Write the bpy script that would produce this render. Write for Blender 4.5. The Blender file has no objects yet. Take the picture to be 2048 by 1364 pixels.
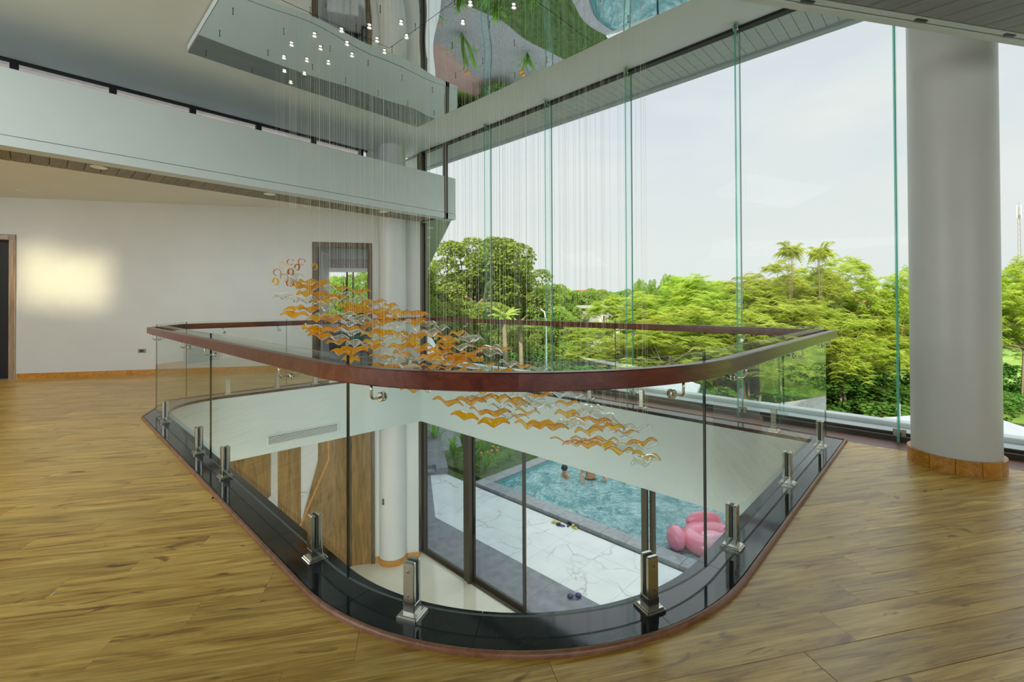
import bpy, bmesh, math, random
import numpy as np
from mathutils import Vector, Matrix
random.seed(7); rng = np.random.RandomState(11)
SC = bpy.context.scene; COL = SC.collection
PI = math.pi
# ------------------------------------------------------------------ camera
EYE = 1.35
YAW = math.radians(43.72); PITCH = 0.0085; ROLL = 0.0045; F_PX = 910.0
F0 = Vector((math.cos(YAW), math.sin(YAW), 0)); R0 = Vector((math.sin(YAW), -math.cos(YAW), 0)); Z0 = Vector((0, 0, 1))
FW = F0 * math.cos(PITCH) + Z0 * math.sin(PITCH); U1 = Z0 * math.cos(PITCH) - F0 * math.sin(PITCH)
RT = R0 * math.cos(ROLL) - U1 * math.sin(ROLL); UP = U1 * math.cos(ROLL) + R0 * math.sin(ROLL)
cam = bpy.data.cameras.new('camera'); cam.sensor_width = 36; cam.lens = 36 * F_PX / 2048
cam.shift_y = -(682 - 597.5) / 2048; cam.clip_start = 0.05; cam.clip_end = 1500
co = bpy.data.objects.new('camera', cam); COL.objects.link(co)
co.matrix_world = Matrix(((RT.x, UP.x, -FW.x, 0), (RT.y, UP.y, -FW.y, 0), (RT.z, UP.z, -FW.z, EYE), (0, 0, 0, 1)))
SC.camera = co
# ------------------------------------------------------------------ sky, sun, lights, exposure
SC.view_settings.view_transform = 'Standard'; SC.view_settings.look = 'None'
SC.view_settings.gamma = 1; SC.view_settings.exposure = 0.0; SC.view_settings.use_curve_mapping = False
cy = SC.cycles
cy.max_bounces = 10; cy.diffuse_bounces = 5; cy.glossy_bounces = 5; cy.transmission_bounces = 6
cy.transparent_max_bounces = 48; cy.use_denoising = True; cy.sample_clamp_indirect = 6; cy.caustics_reflective = False; cy.caustics_refractive = False

def nd(nt, t, **kw):
    n = nt.nodes.new(t)
    for k, v in kw.items():
        if k in n.inputs: n.inputs[k].default_value = v
        else: setattr(n, k, v)
    return n
def ramp(nt, stops, interp='LINEAR'):
    r = nt.nodes.new('ShaderNodeValToRGB'); r.color_ramp.interpolation = interp
    e = r.color_ramp.elements
    while len(e) < len(stops): e.new(0.5)
    for i, (p, c) in enumerate(stops):
        e[i].position = p; e[i].color = (c[0], c[1], c[2], 1) if len(c) == 3 else c
    return r
W = bpy.data.worlds.new('sky'); SC.world = W; W.use_nodes = True
nt = W.node_tree; nt.nodes.clear(); L = nt.links.new
tc = nd(nt, 'ShaderNodeTexCoord'); sp = nd(nt, 'ShaderNodeSeparateXYZ'); L(tc.outputs['Generated'], sp.inputs[0])
gr = ramp(nt, [(0.0, (.78, .84, .82)), (.10, (.80, .85, .83)), (.30, (.73, .79, .82)), (.65, (.60, .68, .78)), (1.0, (.52, .62, .76))])
L(sp.outputs['Z'], gr.inputs[0])
mp = nd(nt, 'ShaderNodeMapping'); mp.inputs['Scale'].default_value = (1.2, 1.2, 4.5); mp.inputs['Rotation'].default_value = (0.2, 0.15, .5)
L(tc.outputs['Generated'], mp.inputs[0])
nz = nd(nt, 'ShaderNodeTexNoise', Scale=1.6, Detail=5.0, Roughness=.52, Distortion=.4); L(mp.outputs[0], nz.inputs['Vector'])
cr = ramp(nt, [(.40, (0, 0, 0)), (.68, (1, 1, 1))]); L(nz.outputs['Fac'], cr.inputs[0])
mx = nd(nt, 'ShaderNodeMix', data_type='RGBA'); L(cr.outputs[0], mx.inputs[0]); L(gr.outputs[0], mx.inputs[6]); mx.inputs[7].default_value = (.82, .86, .84, 1)
bg = nd(nt, 'ShaderNodeBackground', Strength=1.0); L(mx.outputs[2], bg.inputs[0])
wo = nd(nt, 'ShaderNodeOutputWorld'); L(bg.outputs[0], wo.inputs[0])

def lamp(name, typ, energy, color, loc=(0, 0, 0), direction=None, **kw):
    d = bpy.data.lights.new(name, typ); d.energy = energy; d.color = color
    for k, v in kw.items(): setattr(d, k, v)
    o = bpy.data.objects.new(name, d); COL.objects.link(o); o.location = loc
    if direction: o.rotation_euler = Vector(direction).to_track_quat('-Z', 'Y').to_euler()
    return o
lamp('sun', 'SUN', 4.8, (1.0, .90, .70), direction=(.80, .42, -.50), angle=math.radians(1.5))
lamp('overcast_sky_glow', 'SUN', 1.9, (.92, .97, 1.0), direction=(-.25, -.1, -1), angle=math.radians(100))
# daylight of the side window, and fill lamps added out of view
lamp('rear_fill_light', 'AREA', 80, (.86, .97, 1.0), loc=(-1.9, -4.3, 1.9), direction=(.35, .9, .12), shape='RECTANGLE', size=5.5, size_y=2.4)  # large soft fill added behind the camera
lamp('side_window_daylight', 'AREA', 100, (.92, .98, 1.0), loc=(-5.4, 4.6, 1.8), direction=(1, .25, .12), shape='RECTANGLE', size=5.0, size_y=2.4)
lamp('upper_fill_light', 'AREA', 180, (.84, .97, 1.0), loc=(-5.8, 3.2, 3.5), direction=(1, .1, .45), shape='RECTANGLE', size=6.5, size_y=1.2)  # upward fill added to brighten the high ceiling
lamp('gallery_fill_light', 'AREA', 290, (.92, .97, 1.0), loc=(-2.0, 4.2, 4.55), direction=(.12, .15, -1), shape='RECTANGLE', size=2.5, size_y=5)  # fill added off frame to brighten the boards below
lamp('back_gallery_fill', 'AREA', 55, (.95, .98, 1.0), loc=(-3.2, 10.5, 3.2), direction=(.4, 0, -1), shape='RECTANGLE', size=1.5, size_y=2)  # unseen fill added to lift the back gallery
lamp('lower_hall_front_fill', 'AREA', 200, (.88, 1.0, 1.0), loc=(-0.5, -2.5, -2.3), direction=(.35, 1, -.12), shape='RECTANGLE', size=5.0, size_y=2.2)  # unseen fill added to brighten the lower hall
lamp('lower_hall_top_fill', 'AREA', 430, (1.0, .98, .92), loc=(-1.0, 4.5, -1.0), direction=(.35, .1, -1), shape='RECTANGLE', size=2.6, size_y=6)  # fill added under the slab, hidden from view, for the beige tiles
lamp('sun_patch_lamp', 'AREA', 4.2, (1.0, .86, .50), loc=(-4.6, 8.1, 2.8), direction=(4.42, 3.35, -.82), shape='RECTANGLE', size=1.25, size_y=1.1, spread=math.radians(8))  # narrow area lamp added in place of sun for the warm wall patch

# ------------------------------------------------------------------ materials
def pm(name, color, rough=.5, metal=0.0, spec=.5, **kw):
    m = bpy.data.materials.new(name); m.use_nodes = True; p = m.node_tree.nodes['Principled BSDF']
    p.inputs['Base Color'].default_value = (*color, 1); p.inputs['Roughness'].default_value = rough
    p.inputs['Metallic'].default_value = metal; p.inputs['Specular IOR Level'].default_value = spec
    for k, v in kw.items(): p.inputs[k.replace('_', ' ')].default_value = v
    return m
def noisy(name, c1, c2, scale=3.0, rough=.5, stretch=(1, 1, 1), detail=5.0, metal=0.0, spec=.5, bump=0.0, lo=.3, hi=.7, coords='Object', bscale=None, dist=0.0):
    m = pm(name, c1, rough, metal, spec); nt = m.node_tree; L = nt.links.new; p = nt.nodes['Principled BSDF']
    tc = nd(nt, 'ShaderNodeTexCoord'); mp = nd(nt, 'ShaderNodeMapping'); mp.inputs['Scale'].default_value = stretch
    L(tc.outputs[coords], mp.inputs[0]); n = nd(nt, 'ShaderNodeTexNoise', Scale=scale, Detail=detail, Distortion=dist); L(mp.outputs[0], n.inputs['Vector'])
    r = ramp(nt, [(lo, c1), (hi, c2)]); L(n.outputs['Fac'], r.inputs[0]); L(r.outputs[0], p.inputs['Base Color'])
    if bump:
        n2 = nd(nt, 'ShaderNodeTexNoise', Scale=bscale or scale * 3, Detail=3.0); L(mp.outputs[0], n2.inputs['Vector'])
        b = nd(nt, 'ShaderNodeBump', Strength=bump, Distance=.02); L(n2.outputs['Fac'], b.inputs['Height']); L(b.outputs[0], p.inputs['Normal'])
    return m
def wood(name, dark, mid, light, rough=.35, axis=0, scale=1.0, streak=.35, vary=.25, spec=.5, knots=True, coat=0.0):
    m = pm(name, mid, rough, 0, spec); nt = m.node_tree; L = nt.links.new; p = nt.nodes['Principled BSDF']
    p.inputs['Coat Weight'].default_value = coat; p.inputs['Coat Roughness'].default_value = .12
    tc = nd(nt, 'ShaderNodeTexCoord'); oi = nd(nt, 'ShaderNodeObjectInfo')
    off = nd(nt, 'ShaderNodeVectorMath', operation='SCALE'); off.inputs[0].default_value = (37, 23, 11); L(oi.outputs['Random'], off.inputs['Scale'])
    ad = nd(nt, 'ShaderNodeVectorMath', operation='ADD'); L(tc.outputs['Object'], ad.inputs[0]); L(off.outputs[0], ad.inputs[1])
    def mapped(s_long, s_cross):
        mp = nd(nt, 'ShaderNodeMapping'); s = [s_cross * scale] * 3; s[axis] = s_long * scale
        mp.inputs['Scale'].default_value = s; L(ad.outputs[0], mp.inputs[0]); return mp
    n1 = nd(nt, 'ShaderNodeTexNoise', Scale=1.0, Detail=6.0, Roughness=.6, Distortion=1.6); L(mapped(1.3, 13).outputs[0], n1.inputs['Vector'])
    n2 = nd(nt, 'ShaderNodeTexNoise', Scale=1.0, Detail=4.0, Roughness=.65); L(mapped(4, 150).outputs[0], n2.inputs['Vector'])
    r = ramp(nt, [(.26, dark), (.46, mid), (.70, light)]); L(n1.outputs['Fac'], r.inputs[0])
    r2 = ramp(nt, [(.35, (1 - streak,) * 3), (.6, (1, 1, 1))]); L(n2.outputs['Fac'], r2.inputs[0])
    mu = nd(nt, 'ShaderNodeMix', data_type='RGBA', blend_type='MULTIPLY'); mu.inputs[0].default_value = 1; L(r.outputs[0], mu.inputs[6]); L(r2.outputs[0], mu.inputs[7])
    last = mu.outputs[2]
    if knots:
        n3 = nd(nt, 'ShaderNodeTexNoise', Scale=1.0, Detail=2.0, Distortion=2.0); L(mapped(3.0, 9).outputs[0], n3.inputs['Vector'])
        r3 = ramp(nt, [(.66, (1, 1, 1)), (.74, (.45, .38, .34))]); L(n3.outputs['Fac'], r3.inputs[0])
        m3 = nd(nt, 'ShaderNodeMix', data_type='RGBA', blend_type='MULTIPLY'); m3.inputs[0].default_value = 1; L(last, m3.inputs[6]); L(r3.outputs[0], m3.inputs[7]); last = m3.outputs[2]
    hs = nd(nt, 'ShaderNodeHueSaturation'); mr = nd(nt, 'ShaderNodeMapRange'); mr.inputs['To Min'].default_value = 1 - vary; mr.inputs['To Max'].default_value = 1 + vary
    L(oi.outputs['Random'], mr.inputs['Value']); L(mr.outputs[0], hs.inputs['Value']); L(last, hs.inputs['Color']); L(hs.outputs[0], p.inputs['Base Color'])
    b = nd(nt, 'ShaderNodeBump', Strength=.12, Distance=.004); L(n2.outputs['Fac'], b.inputs['Height']); L(b.outputs[0], p.inputs['Normal'])
    return m
def pane_mat(name, tint, refl=1.0, rough=0.0, base=None, body=0.0):
    """thin glass sheet: clear see-through with a Fresnel reflection on its outer faces"""
    m = bpy.data.materials.new(name); m.use_nodes = True; nt = m.node_tree; nt.nodes.clear(); L = nt.links.new
    tr = nd(nt, 'ShaderNodeBsdfTransparent', Color=(*tint, 1)); gl = nd(nt, 'ShaderNodeBsdfGlossy', Color=(1, 1, 1, 1), Roughness=rough)
    fr = nd(nt, 'ShaderNodeFresnel', IOR=1.5); ge = nd(nt, 'ShaderNodeNewGeometry')
    inv = nd(nt, 'ShaderNodeMath', operation='SUBTRACT'); inv.inputs[0].default_value = 1; L(ge.outputs['Backfacing'], inv.inputs[1])
    mu = nd(nt, 'ShaderNodeMath', operation='MULTIPLY'); L(fr.outputs[0], mu.inputs[0]); L(inv.outputs[0], mu.inputs[1])
    m2 = nd(nt, 'ShaderNodeMath', operation='MULTIPLY', use_clamp=True); L(mu.outputs[0], m2.inputs[0]); m2.inputs[1].default_value = refl
    mx = nd(nt, 'ShaderNodeMixShader'); L(m2.outputs[0], mx.inputs[0]); L(tr.outputs[0], mx.inputs[1]); L(gl.outputs[0], mx.inputs[2])
    out = mx.outputs[0]
    if body:
        df = nd(nt, 'ShaderNodeBsdfDiffuse', Color=(*base, 1)); tl = nd(nt, 'ShaderNodeBsdfTranslucent', Color=(*base, 1)); ms = nd(nt, 'ShaderNodeMixShader'); ms.inputs[0].default_value = .6
        L(df.outputs[0], ms.inputs[1]); L(tl.outputs[0], ms.inputs[2])
        mb = nd(nt, 'ShaderNodeMixShader'); mb.inputs[0].default_value = body; L(out, mb.inputs[1]); L(ms.outputs[0], mb.inputs[2]); out = mb.outputs[0]
    o = nd(nt, 'ShaderNodeOutputMaterial'); L(out, o.inputs[0]); return m

M = {}
M['wall'] = noisy('wall_paint', (.60, .61, .60), (.63, .64, .63), 2.0, .38, spec=.45, bump=.03, bscale=60)
M['ceil'] = noisy('ceiling_paint', (.62, .66, .65), (.65, .69, .68), 1.5, .6, spec=.3)
M['bandpaint'] = noisy('fascia_paint', (.54, .60, .605), (.57, .63, .63), 1.5, .45, spec=.4)
M['floor'] = wood('oak_floor', (.21, .085, .018), (.60, .355, .062), (.84, .58, .155), rough=.30, vary=.13, spec=.6)
M['subfloor'] = pm('subfloor', (.05, .03, .015), .8)
M['strip'] = wood('red_border_wood', (.10, .035, .022), (.20, .08, .05), (.28, .12, .08), rough=.3, axis=1, knots=False)
M['mahog'] = wood('mahogany_trim', (.060, .009, .006), (.13, .024, .013), (.20, .048, .026), rough=.28, scale=.7, streak=.15, vary=.18, knots=False, coat=.15)
M['mould'] = wood('brown_red_moulding', (.13, .050, .022), (.25, .105, .050), (.33, .16, .09), rough=.34, scale=.7, streak=.15, vary=.1, knots=False)
M['base'] = wood('varnished_skirting', (.36, .13, .015), (.56, .24, .035), (.68, .33, .06), rough=.28, knots=False, vary=.12)
M['darkwood'] = wood('dark_door_wood', (.035, .022, .010), (.10, .062, .028), (.17, .11, .05), rough=.3, axis=2, knots=False, vary=.1)
M['panelwood'] = wood('walnut_wall_panel', (.075, .036, .010), (.23, .125, .032), (.36, .21, .06), rough=.3, axis=2, scale=.8, knots=False, vary=.15)
M['granite'] = noisy('black_polished_granite', (.006, .008, .010), (.028, .034, .042), 90, .07, detail=3, spec=.55, lo=.45, hi=.8)
M['steel'] = noisy('brushed_stainless_steel', (.50, .48, .43), (.62, .60, .54), 4, .24, stretch=(1, 1, 30), metal=1.0)
M['blackgap'] = pm('black_frame', (.010, .010, .012), .4)
M['alum'] = pm('dark_bronze_aluminium', (.085, .075, .06), .35, .6)
M['gaskets'] = pm('rubber_gasket', (.008, .02, .018), .5)
M['pane'] = pane_mat('balustrade_glass', (.948, .976, .962), .95)
M['curtain'] = pane_mat('curtain_wall_glass', (.985, .993, .99), .1)
M['fin'] = pane_mat('glass_fin_side', (.93, .975, .96), 1.0)
M['edge'] = pane_mat('cut_glass_edge', (.45, .78, .70), .8, .1, (.16, .48, .38), .55)
M['edgelight'] = pane_mat('polished_glass_rim', (.60, .70, .66), .8, .1, (.62, .72, .68), .6)
M['doorglass'] = pane_mat('door_glass', (.90, .93, .95), 1.1)
M['amber'] = pane_mat('amber_glass', (1.0, .78, .14), 1.2, .05, (1.0, .60, .02), .46)
M['honey'] = pane_mat('honey_glass', (1.0, .84, .22), 1.2, .05, (1.0, .72, .07), .42)
M['clearbird'] = pane_mat('clear_glass', (.93, .94, .90), 2.4, .05, (.85, .85, .75), .12)
M['amberrim'] = pm('burnt_amber_rim', (.55, .15, .008), .2, 0, .6)
M['clearrim'] = pm('clear_glass_rim', (.72, .72, .62), .2, 0, .6)
M['wire'] = pm('steel_wire', (.68, .66, .52), .35, .3)
M['mirror'] = pm('mirror_polished_steel', (.80, .82, .80), .015, 1.0)
M['whitegyp'] = noisy('void_edge_paint', (.47, .53, .52), (.50, .56, .55), 1.2, .5)
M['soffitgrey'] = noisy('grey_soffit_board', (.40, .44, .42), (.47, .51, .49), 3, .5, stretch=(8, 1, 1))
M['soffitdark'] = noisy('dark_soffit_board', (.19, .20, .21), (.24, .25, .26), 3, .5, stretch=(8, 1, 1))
M['soffitwood'] = wood('olive_soffit_board', (.14, .115, .055), (.21, .175, .09), (.27, .23, .13), rough=.45, axis=1, knots=False, vary=.12)
M['fasciagrey'] = pm('grey_roof_edge', (.36, .41, .42), .5)
M['white'] = pm('white_plastic', (.78, .78, .76), .4)
M['whitedoor'] = pm('white_lacquer', (.66, .67, .70), .35)
M['concrete'] = noisy('pale_render', (.50, .54, .54), (.58, .62, .61), 3, .6)
M['upstand'] = noisy('white_coping', (.74, .77, .76), (.80, .82, .81), 3, .5)
M['lampglow'] = bpy.data.materials.new('lamp_glow'); M['lampglow'].use_nodes = True
_n = M['lampglow'].node_tree; _n.nodes.clear(); _e = nd(_n, 'ShaderNodeEmission', Color=(1, .95, .82, 1), Strength=6.0); _o = nd(_n, 'ShaderNodeOutputMaterial'); _n.links.new(_e.outputs[0], _o.inputs[0])
M['lens'] = pm('frosted_lens', (.80, .80, .76), .4)
M['beige'] = noisy('beige_polished_tile', (.68, .63, .50), (.74, .69, .57), 1.5, .08, spec=.5)
M['darktile'] = noisy('dark_marble_tile', (.035, .045, .042), (.075, .09, .085), 3, .08)
M['greystone'] = noisy('dark_grey_paving', (.17, .172, .20), (.26, .265, .30), 5, .45, detail=8, lo=.35, hi=.7)
M['coping'] = noisy('grey_stone_coping', (.24, .25, .27), (.36, .37, .39), 8, .4, detail=8)
M['pooltile'] = noisy('turquoise_pool_tile', (.10, .42, .42), (.16, .52, .50), 6, .3)
M['pink'] = pm('pink_vinyl', (.86, .24, .36), .18, 0, .6, Coat_Weight=.5)
M['pinkwhite'] = pm('pale_pink_vinyl', (.90, .50, .60), .2, 0, .6)
M['blackv'] = pm('black_vinyl', (.02, .02, .025), .25)
M['canvas'] = noisy('white_canvas', (.80, .80, .78), (.84, .84, .82), 3, .8)
M['skin'] = noisy('tanned_skin', (.50, .24, .12), (.56, .28, .15), 6, .5)
M['hair'] = pm('black_hair', (.012, .01, .01), .5)
M['trunks'] = pm('dark_swim_shorts', (.03, .035, .05), .7)
M['sofa'] = noisy('grey_blue_fabric', (.07, .11, .13), (.10, .15, .17), 20, .8)
M['roomfloor'] = noisy('pale_glossy_tile', (.34, .36, .36), (.40, .42, .42), 2, .1)
M['yellow'] = pm('yellow_rubber', (.55, .48, .10), .5)
M['navy'] = pm('navy_rubber', (.04, .04, .16), .4)
M['terracotta'] = noisy('terracotta_tiles', (.50, .20, .10), (.62, .30, .18), 10, .7)
M['housewall'] = pm('cream_house_wall', (.72, .68, .56), .7)
M['housewhite'] = pm('white_house_wall', (.75, .74, .70), .7)
M['glassdark'] = pm('dark_house_window', (.05, .07, .08), .15)
M['mast'] = pm('galvanised_mast', (.45, .42, .42), .5, .3)
M['pinkpath'] = noisy('pink_paving', (.42, .27, .23), (.50, .34, .30), 3, .7, detail=8)
M['bark'] = noisy('tree_bark', (.22, .17, .11), (.38, .31, .21), 6, .9, stretch=(1, 1, .3))
M['soil'] = noisy('leafy_ground_cover', (.03, .06, .015), (.09, .17, .04), 6, .95)
def marble():
    m = noisy('white_marble_paving', (.70, .72, .71), (.80, .81, .80), 2.0, .35)
    nt = m.node_tree; L = nt.links.new; p = nt.nodes['Principled BSDF']; src = p.inputs['Base Color'].links[0].from_socket
    tc = nd(nt, 'ShaderNodeTexCoord'); n = nd(nt, 'ShaderNodeTexNoise', Scale=1.3, Detail=4.0); L(tc.outputs['Object'], n.inputs['Vector'])
    ad = nd(nt, 'ShaderNodeVectorMath', operation='SCALE'); L(n.outputs['Color'], ad.inputs[0]); ad.inputs['Scale'].default_value = .9
    a2 = nd(nt, 'ShaderNodeVectorMath', operation='ADD'); L(ad.outputs[0], a2.inputs[0]); L(tc.outputs['Object'], a2.inputs[1])
    v = nd(nt, 'ShaderNodeTexVoronoi', feature='DISTANCE_TO_EDGE', Scale=1.5); L(a2.outputs[0], v.inputs['Vector'])
    r = ramp(nt, [(0, (.58, .58, .56)), (.018, (.86, .86, .85)), (.05, (1, 1, 1))]); L(v.outputs['Distance'], r.inputs[0])
    n4 = nd(nt, 'ShaderNodeTexNoise', Scale=.9, Detail=2.0); L(tc.outputs['Object'], n4.inputs['Vector']); r4 = ramp(nt, [(.42, (0, 0, 0)), (.56, (1, 1, 1))]); L(n4.outputs['Fac'], r4.inputs[0])
    mu = nd(nt, 'ShaderNodeMix', data_type='RGBA', blend_type='MULTIPLY'); L(r4.outputs[0], mu.inputs[0]); L(src, mu.inputs[6]); L(r.outputs[0], mu.inputs[7]); L(mu.outputs[2], p.inputs['Base Color'])
    return m
M['marble'] = marble()
def water():
    m = pm('pool_water', (.30, .62, .64), .04, 0, .5); nt = m.node_tree; L = nt.links.new; p = nt.nodes['Principled BSDF']
    tc = nd(nt, 'ShaderNodeTexCoord')
    n = nd(nt, 'ShaderNodeTexNoise', Scale=2.2, Detail=3.0, Distortion=1.0); L(tc.outputs['Object'], n.inputs['Vector'])
    n2 = nd(nt, 'ShaderNodeTexNoise', Scale=7.0, Detail=2.0, Distortion=.8); L(tc.outputs['Object'], n2.inputs['Vector'])
    mx = nd(nt, 'ShaderNodeMath', operation='ADD'); L(n.outputs['Fac'], mx.inputs[0]); L(n2.outputs['Fac'], mx.inputs[1])
    b = nd(nt, 'ShaderNodeBump', Strength=1.0, Distance=.2); L(mx.outputs[0], b.inputs['Height']); L(b.outputs[0], p.inputs['Normal'])
    r = ramp(nt, [(.35, (.26, .54, .58)), (.62, (.62, .86, .88))]); L(n.outputs['Fac'], r.inputs[0]); L(r.outputs[0], p.inputs['Base Color'])
    tr = nd(nt, 'ShaderNodeBsdfTransparent', Color=(.55, .9, .9, 1)); ms = nd(nt, 'ShaderNodeMixShader'); ms.inputs[0].default_value = .72
    out = [x for x in nt.nodes if x.type == 'OUTPUT_MATERIAL'][0]; L(tr.outputs[0], ms.inputs[1]); L(p.outputs[0], ms.inputs[2]); L(ms.outputs[0], out.inputs[0])
    return m
M['water'] = water()
def leafmat(name, c1, c2, trans=.35):
    m = bpy.data.materials.new(name); m.use_nodes = True; nt = m.node_tree; nt.nodes.clear(); L = nt.links.new
    at = nd(nt, 'ShaderNodeAttribute', attribute_name='tone'); oi = nd(nt, 'ShaderNodeObjectInfo')
    r = ramp(nt, [(0, c1), (1, c2)]); L(at.outputs['Fac'], r.inputs[0])
    mr = nd(nt, 'ShaderNodeMapRange'); mr.inputs['To Min'].default_value = .82; mr.inputs['To Max'].default_value = 1.2; L(oi.outputs['Random'], mr.inputs['Value'])
    m2 = nd(nt, 'ShaderNodeMapRange'); m2.inputs['To Min'].default_value = .480; m2.inputs['To Max'].default_value = .515; L(oi.outputs['Random'], m2.inputs['Value'])
    hs = nd(nt, 'ShaderNodeHueSaturation'); L(mr.outputs[0], hs.inputs['Value']); L(m2.outputs[0], hs.inputs['Hue']); L(r.outputs[0], hs.inputs['Color'])
    d = nd(nt, 'ShaderNodeBsdfDiffuse'); t = nd(nt, 'ShaderNodeBsdfTranslucent'); L(hs.outputs[0], d.inputs[0]); L(hs.outputs[0], t.inputs[0])
    ms = nd(nt, 'ShaderNodeMixShader'); ms.inputs[0].default_value = trans; L(d.outputs[0], ms.inputs[1]); L(t.outputs[0], ms.inputs[2])
    o = nd(nt, 'ShaderNodeOutputMaterial'); L(ms.outputs[0], o.inputs[0]); return m
M['leaf_bright'] = leafmat('bright_feathery_foliage', (.34, .46, .05), (.74, .84, .17), .5)
M['leaf_mid'] = leafmat('mid_green_foliage', (.15, .29, .045), (.46, .60, .13))
M['leaf_dark'] = leafmat('deep_green_foliage', (.05, .17, .03), (.20, .40, .08))
M['leaf_strap'] = leafmat('strap_leaf', (.10, .32, .03), (.36, .66, .10))
M['flower'] = pm('orange_flower', (.85, .30, .03), .6)
def grassmat():
    return noisy('lawn_grass', (.16, .30, .05), (.34, .48, .11), .35, .9, detail=8, lo=.35, hi=.65, spec=.1)
M['grass'] = grassmat()

# ------------------------------------------------------------------ mesh helpers
class MB:
    def __init__(s): s.v = []; s.f = []; s.m = []; s.g = []
    def add(s, vs, fs, mi=0):
        s.g.append((len(s.v), len(s.f))); o = len(s.v); s.v += [tuple(v) for v in vs]; s.f += [tuple(i + o for i in f) for f in fs]; s.m += ([mi] * len(fs) if isinstance(mi, int) else list(mi)); return s
    def box(s, x0, x1, y0, y1, z0, z1, mi=0, T=None):
        vs = [(x, y, z) for x in (x0, x1) for y in (y0, y1) for z in (z0, z1)]
        if T: vs = [T(*v) for v in vs]
        return s.add(vs, [(0, 1, 3, 2), (4, 6, 7, 5), (0, 4, 5, 1), (2, 3, 7, 6), (0, 2, 6, 4), (1, 5, 7, 3)], mi)
    def bbox(s, x0, x1, y0, y1, z0, z1, c=.003, mi=0, T=None):
        """box with chamfered vertical and top edges"""
        p = [(x0 + c, y0), (x1 - c, y0), (x1, y0 + c), (x1, y1 - c), (x1 - c, y1), (x0 + c, y1), (x0, y1 - c), (x0, y0 + c)]
        cx, cy = (x0 + x1) / 2, (y0 + y1) / 2; sx = 1 - 2 * c / max(x1 - x0, 1e-6); sy = 1 - 2 * c / max(y1 - y0, 1e-6)
        q = [(cx + (x - cx) * sx, cy + (y - cy) * sy) for x, y in p]
        vs = [(x, y, z0) for x, y in p] + [(x, y, z1 - c) for x, y in p] + [(x, y, z1) for x, y in q]
        if T: vs = [T(*v) for v in vs]
        fs = [tuple(range(7, -1, -1)), tuple(range(16, 24))]
        for k in range(8):
            n = (k + 1) % 8; fs += [(k, n, 8 + n, 8 + k), (8 + k, 8 + n, 16 + n, 16 + k)]
        return s.add(vs, fs, mi)
    def prism(s, poly, z0, z1, mi=0, ms=None, T=None):
        n = len(poly); vs = [(x, y, z0) for x, y in poly] + [(x, y, z1) for x, y in poly]
        if T: vs = [T(*v) for v in vs]
        ar = sum(poly[i][0] * poly[(i + 1) % n][1] - poly[(i + 1) % n][0] * poly[i][1] for i in range(n))
        b = tuple(range(n)); t = tuple(range(n, 2 * n))
        if ar > 0: fs = [b[::-1], t] + [(i, (i + 1) % n, n + (i + 1) % n, n + i) for i in range(n)]
        else: fs = [b, t[::-1]] + [(i, n + i, n + (i + 1) % n, (i + 1) % n) for i in range(n)]
        return s.add(vs, fs, [mi, mi] + [mi if ms is None else ms] * n)
    def tube(s, path, r, n=8, cap=True, mi=0, closed=False):
        P = [Vector(p) for p in path]; R = r if hasattr(r, '__len__') else [r] * len(P); vs = []; up = None
        for i, p in enumerate(P):
            d = (P[min(i + 1, len(P) - 1)] - P[max(i - 1, 0)]).normalized()
            if up is None: up = d.orthogonal().normalized()
            up = (up - d * up.dot(d)); up = up.normalized() if up.length > 1e-6 else d.orthogonal().normalized()
            q = d.cross(up)
            for k in range(n):
                a = 2 * PI * k / n; vs.append(p + (up * math.cos(a) + q * math.sin(a)) * R[i])
        fs = [(i * n + k, i * n + (k + 1) % n, (i + 1) * n + (k + 1) % n, (i + 1) * n + k) for i in range(len(P) - 1) for k in range(n)]
        if cap: fs += [tuple(range(n - 1, -1, -1)), tuple((len(P) - 1) * n + k for k in range(n))]
        return s.add(vs, fs, mi)
    def lathe(s, prof, c=(0, 0, 0), n=24, mi=0, cap=True):
        vs = [(c[0] + r * math.cos(2 * PI * k / n), c[1] + r * math.sin(2 * PI * k / n), c[2] + z) for r, z in prof for k in range(n)]
        m = len(prof); fs = [(i * n + k, i * n + (k + 1) % n, (i + 1) * n + (k + 1) % n, (i + 1) * n + k) for i in range(m - 1) for k in range(n)]
        if cap: fs += [tuple(range(n - 1, -1, -1)), tuple((m - 1) * n + k for k in range(n))]
        return s.add(vs, fs, mi)
    def ball(s, c, r, n=14, m=9, mi=0, T=None):
        r = r if hasattr(r, '__len__') else (r, r, r)
        vs = [(c[0] + r[0] * math.sin(PI * i / m) * math.cos(2 * PI * k / n), c[1] + r[1] * math.sin(PI * i / m) * math.sin(2 * PI * k / n), c[2] + r[2] * math.cos(PI * i / m)) for i in range(m + 1) for k in range(n)]
        if T: vs = [T(*v) for v in vs]
        fs = [(i * n + k, (i + 1) * n + k, (i + 1) * n + (k + 1) % n, i * n + (k + 1) % n) for i in range(m) for k in range(n)]
        return s.add(vs, fs, mi)
    def mesh(s, name, mats, smooth=False):
        me = bpy.data.meshes.new(name); me.from_pydata(s.v, [], s.f)
        for m in (mats if isinstance(mats, (list, tuple)) else [mats]): me.materials.append(m)
        me.polygons.foreach_set('material_index', s.m)
        if smooth: me.polygons.foreach_set('use_smooth', [True] * len(s.f))
        me.validate(); me.update(); return me
    def obj(s, name, mats, parent=None, smooth=False, **kw): return put(name, s.mesh(name, mats, smooth), parent, **kw)
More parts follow.
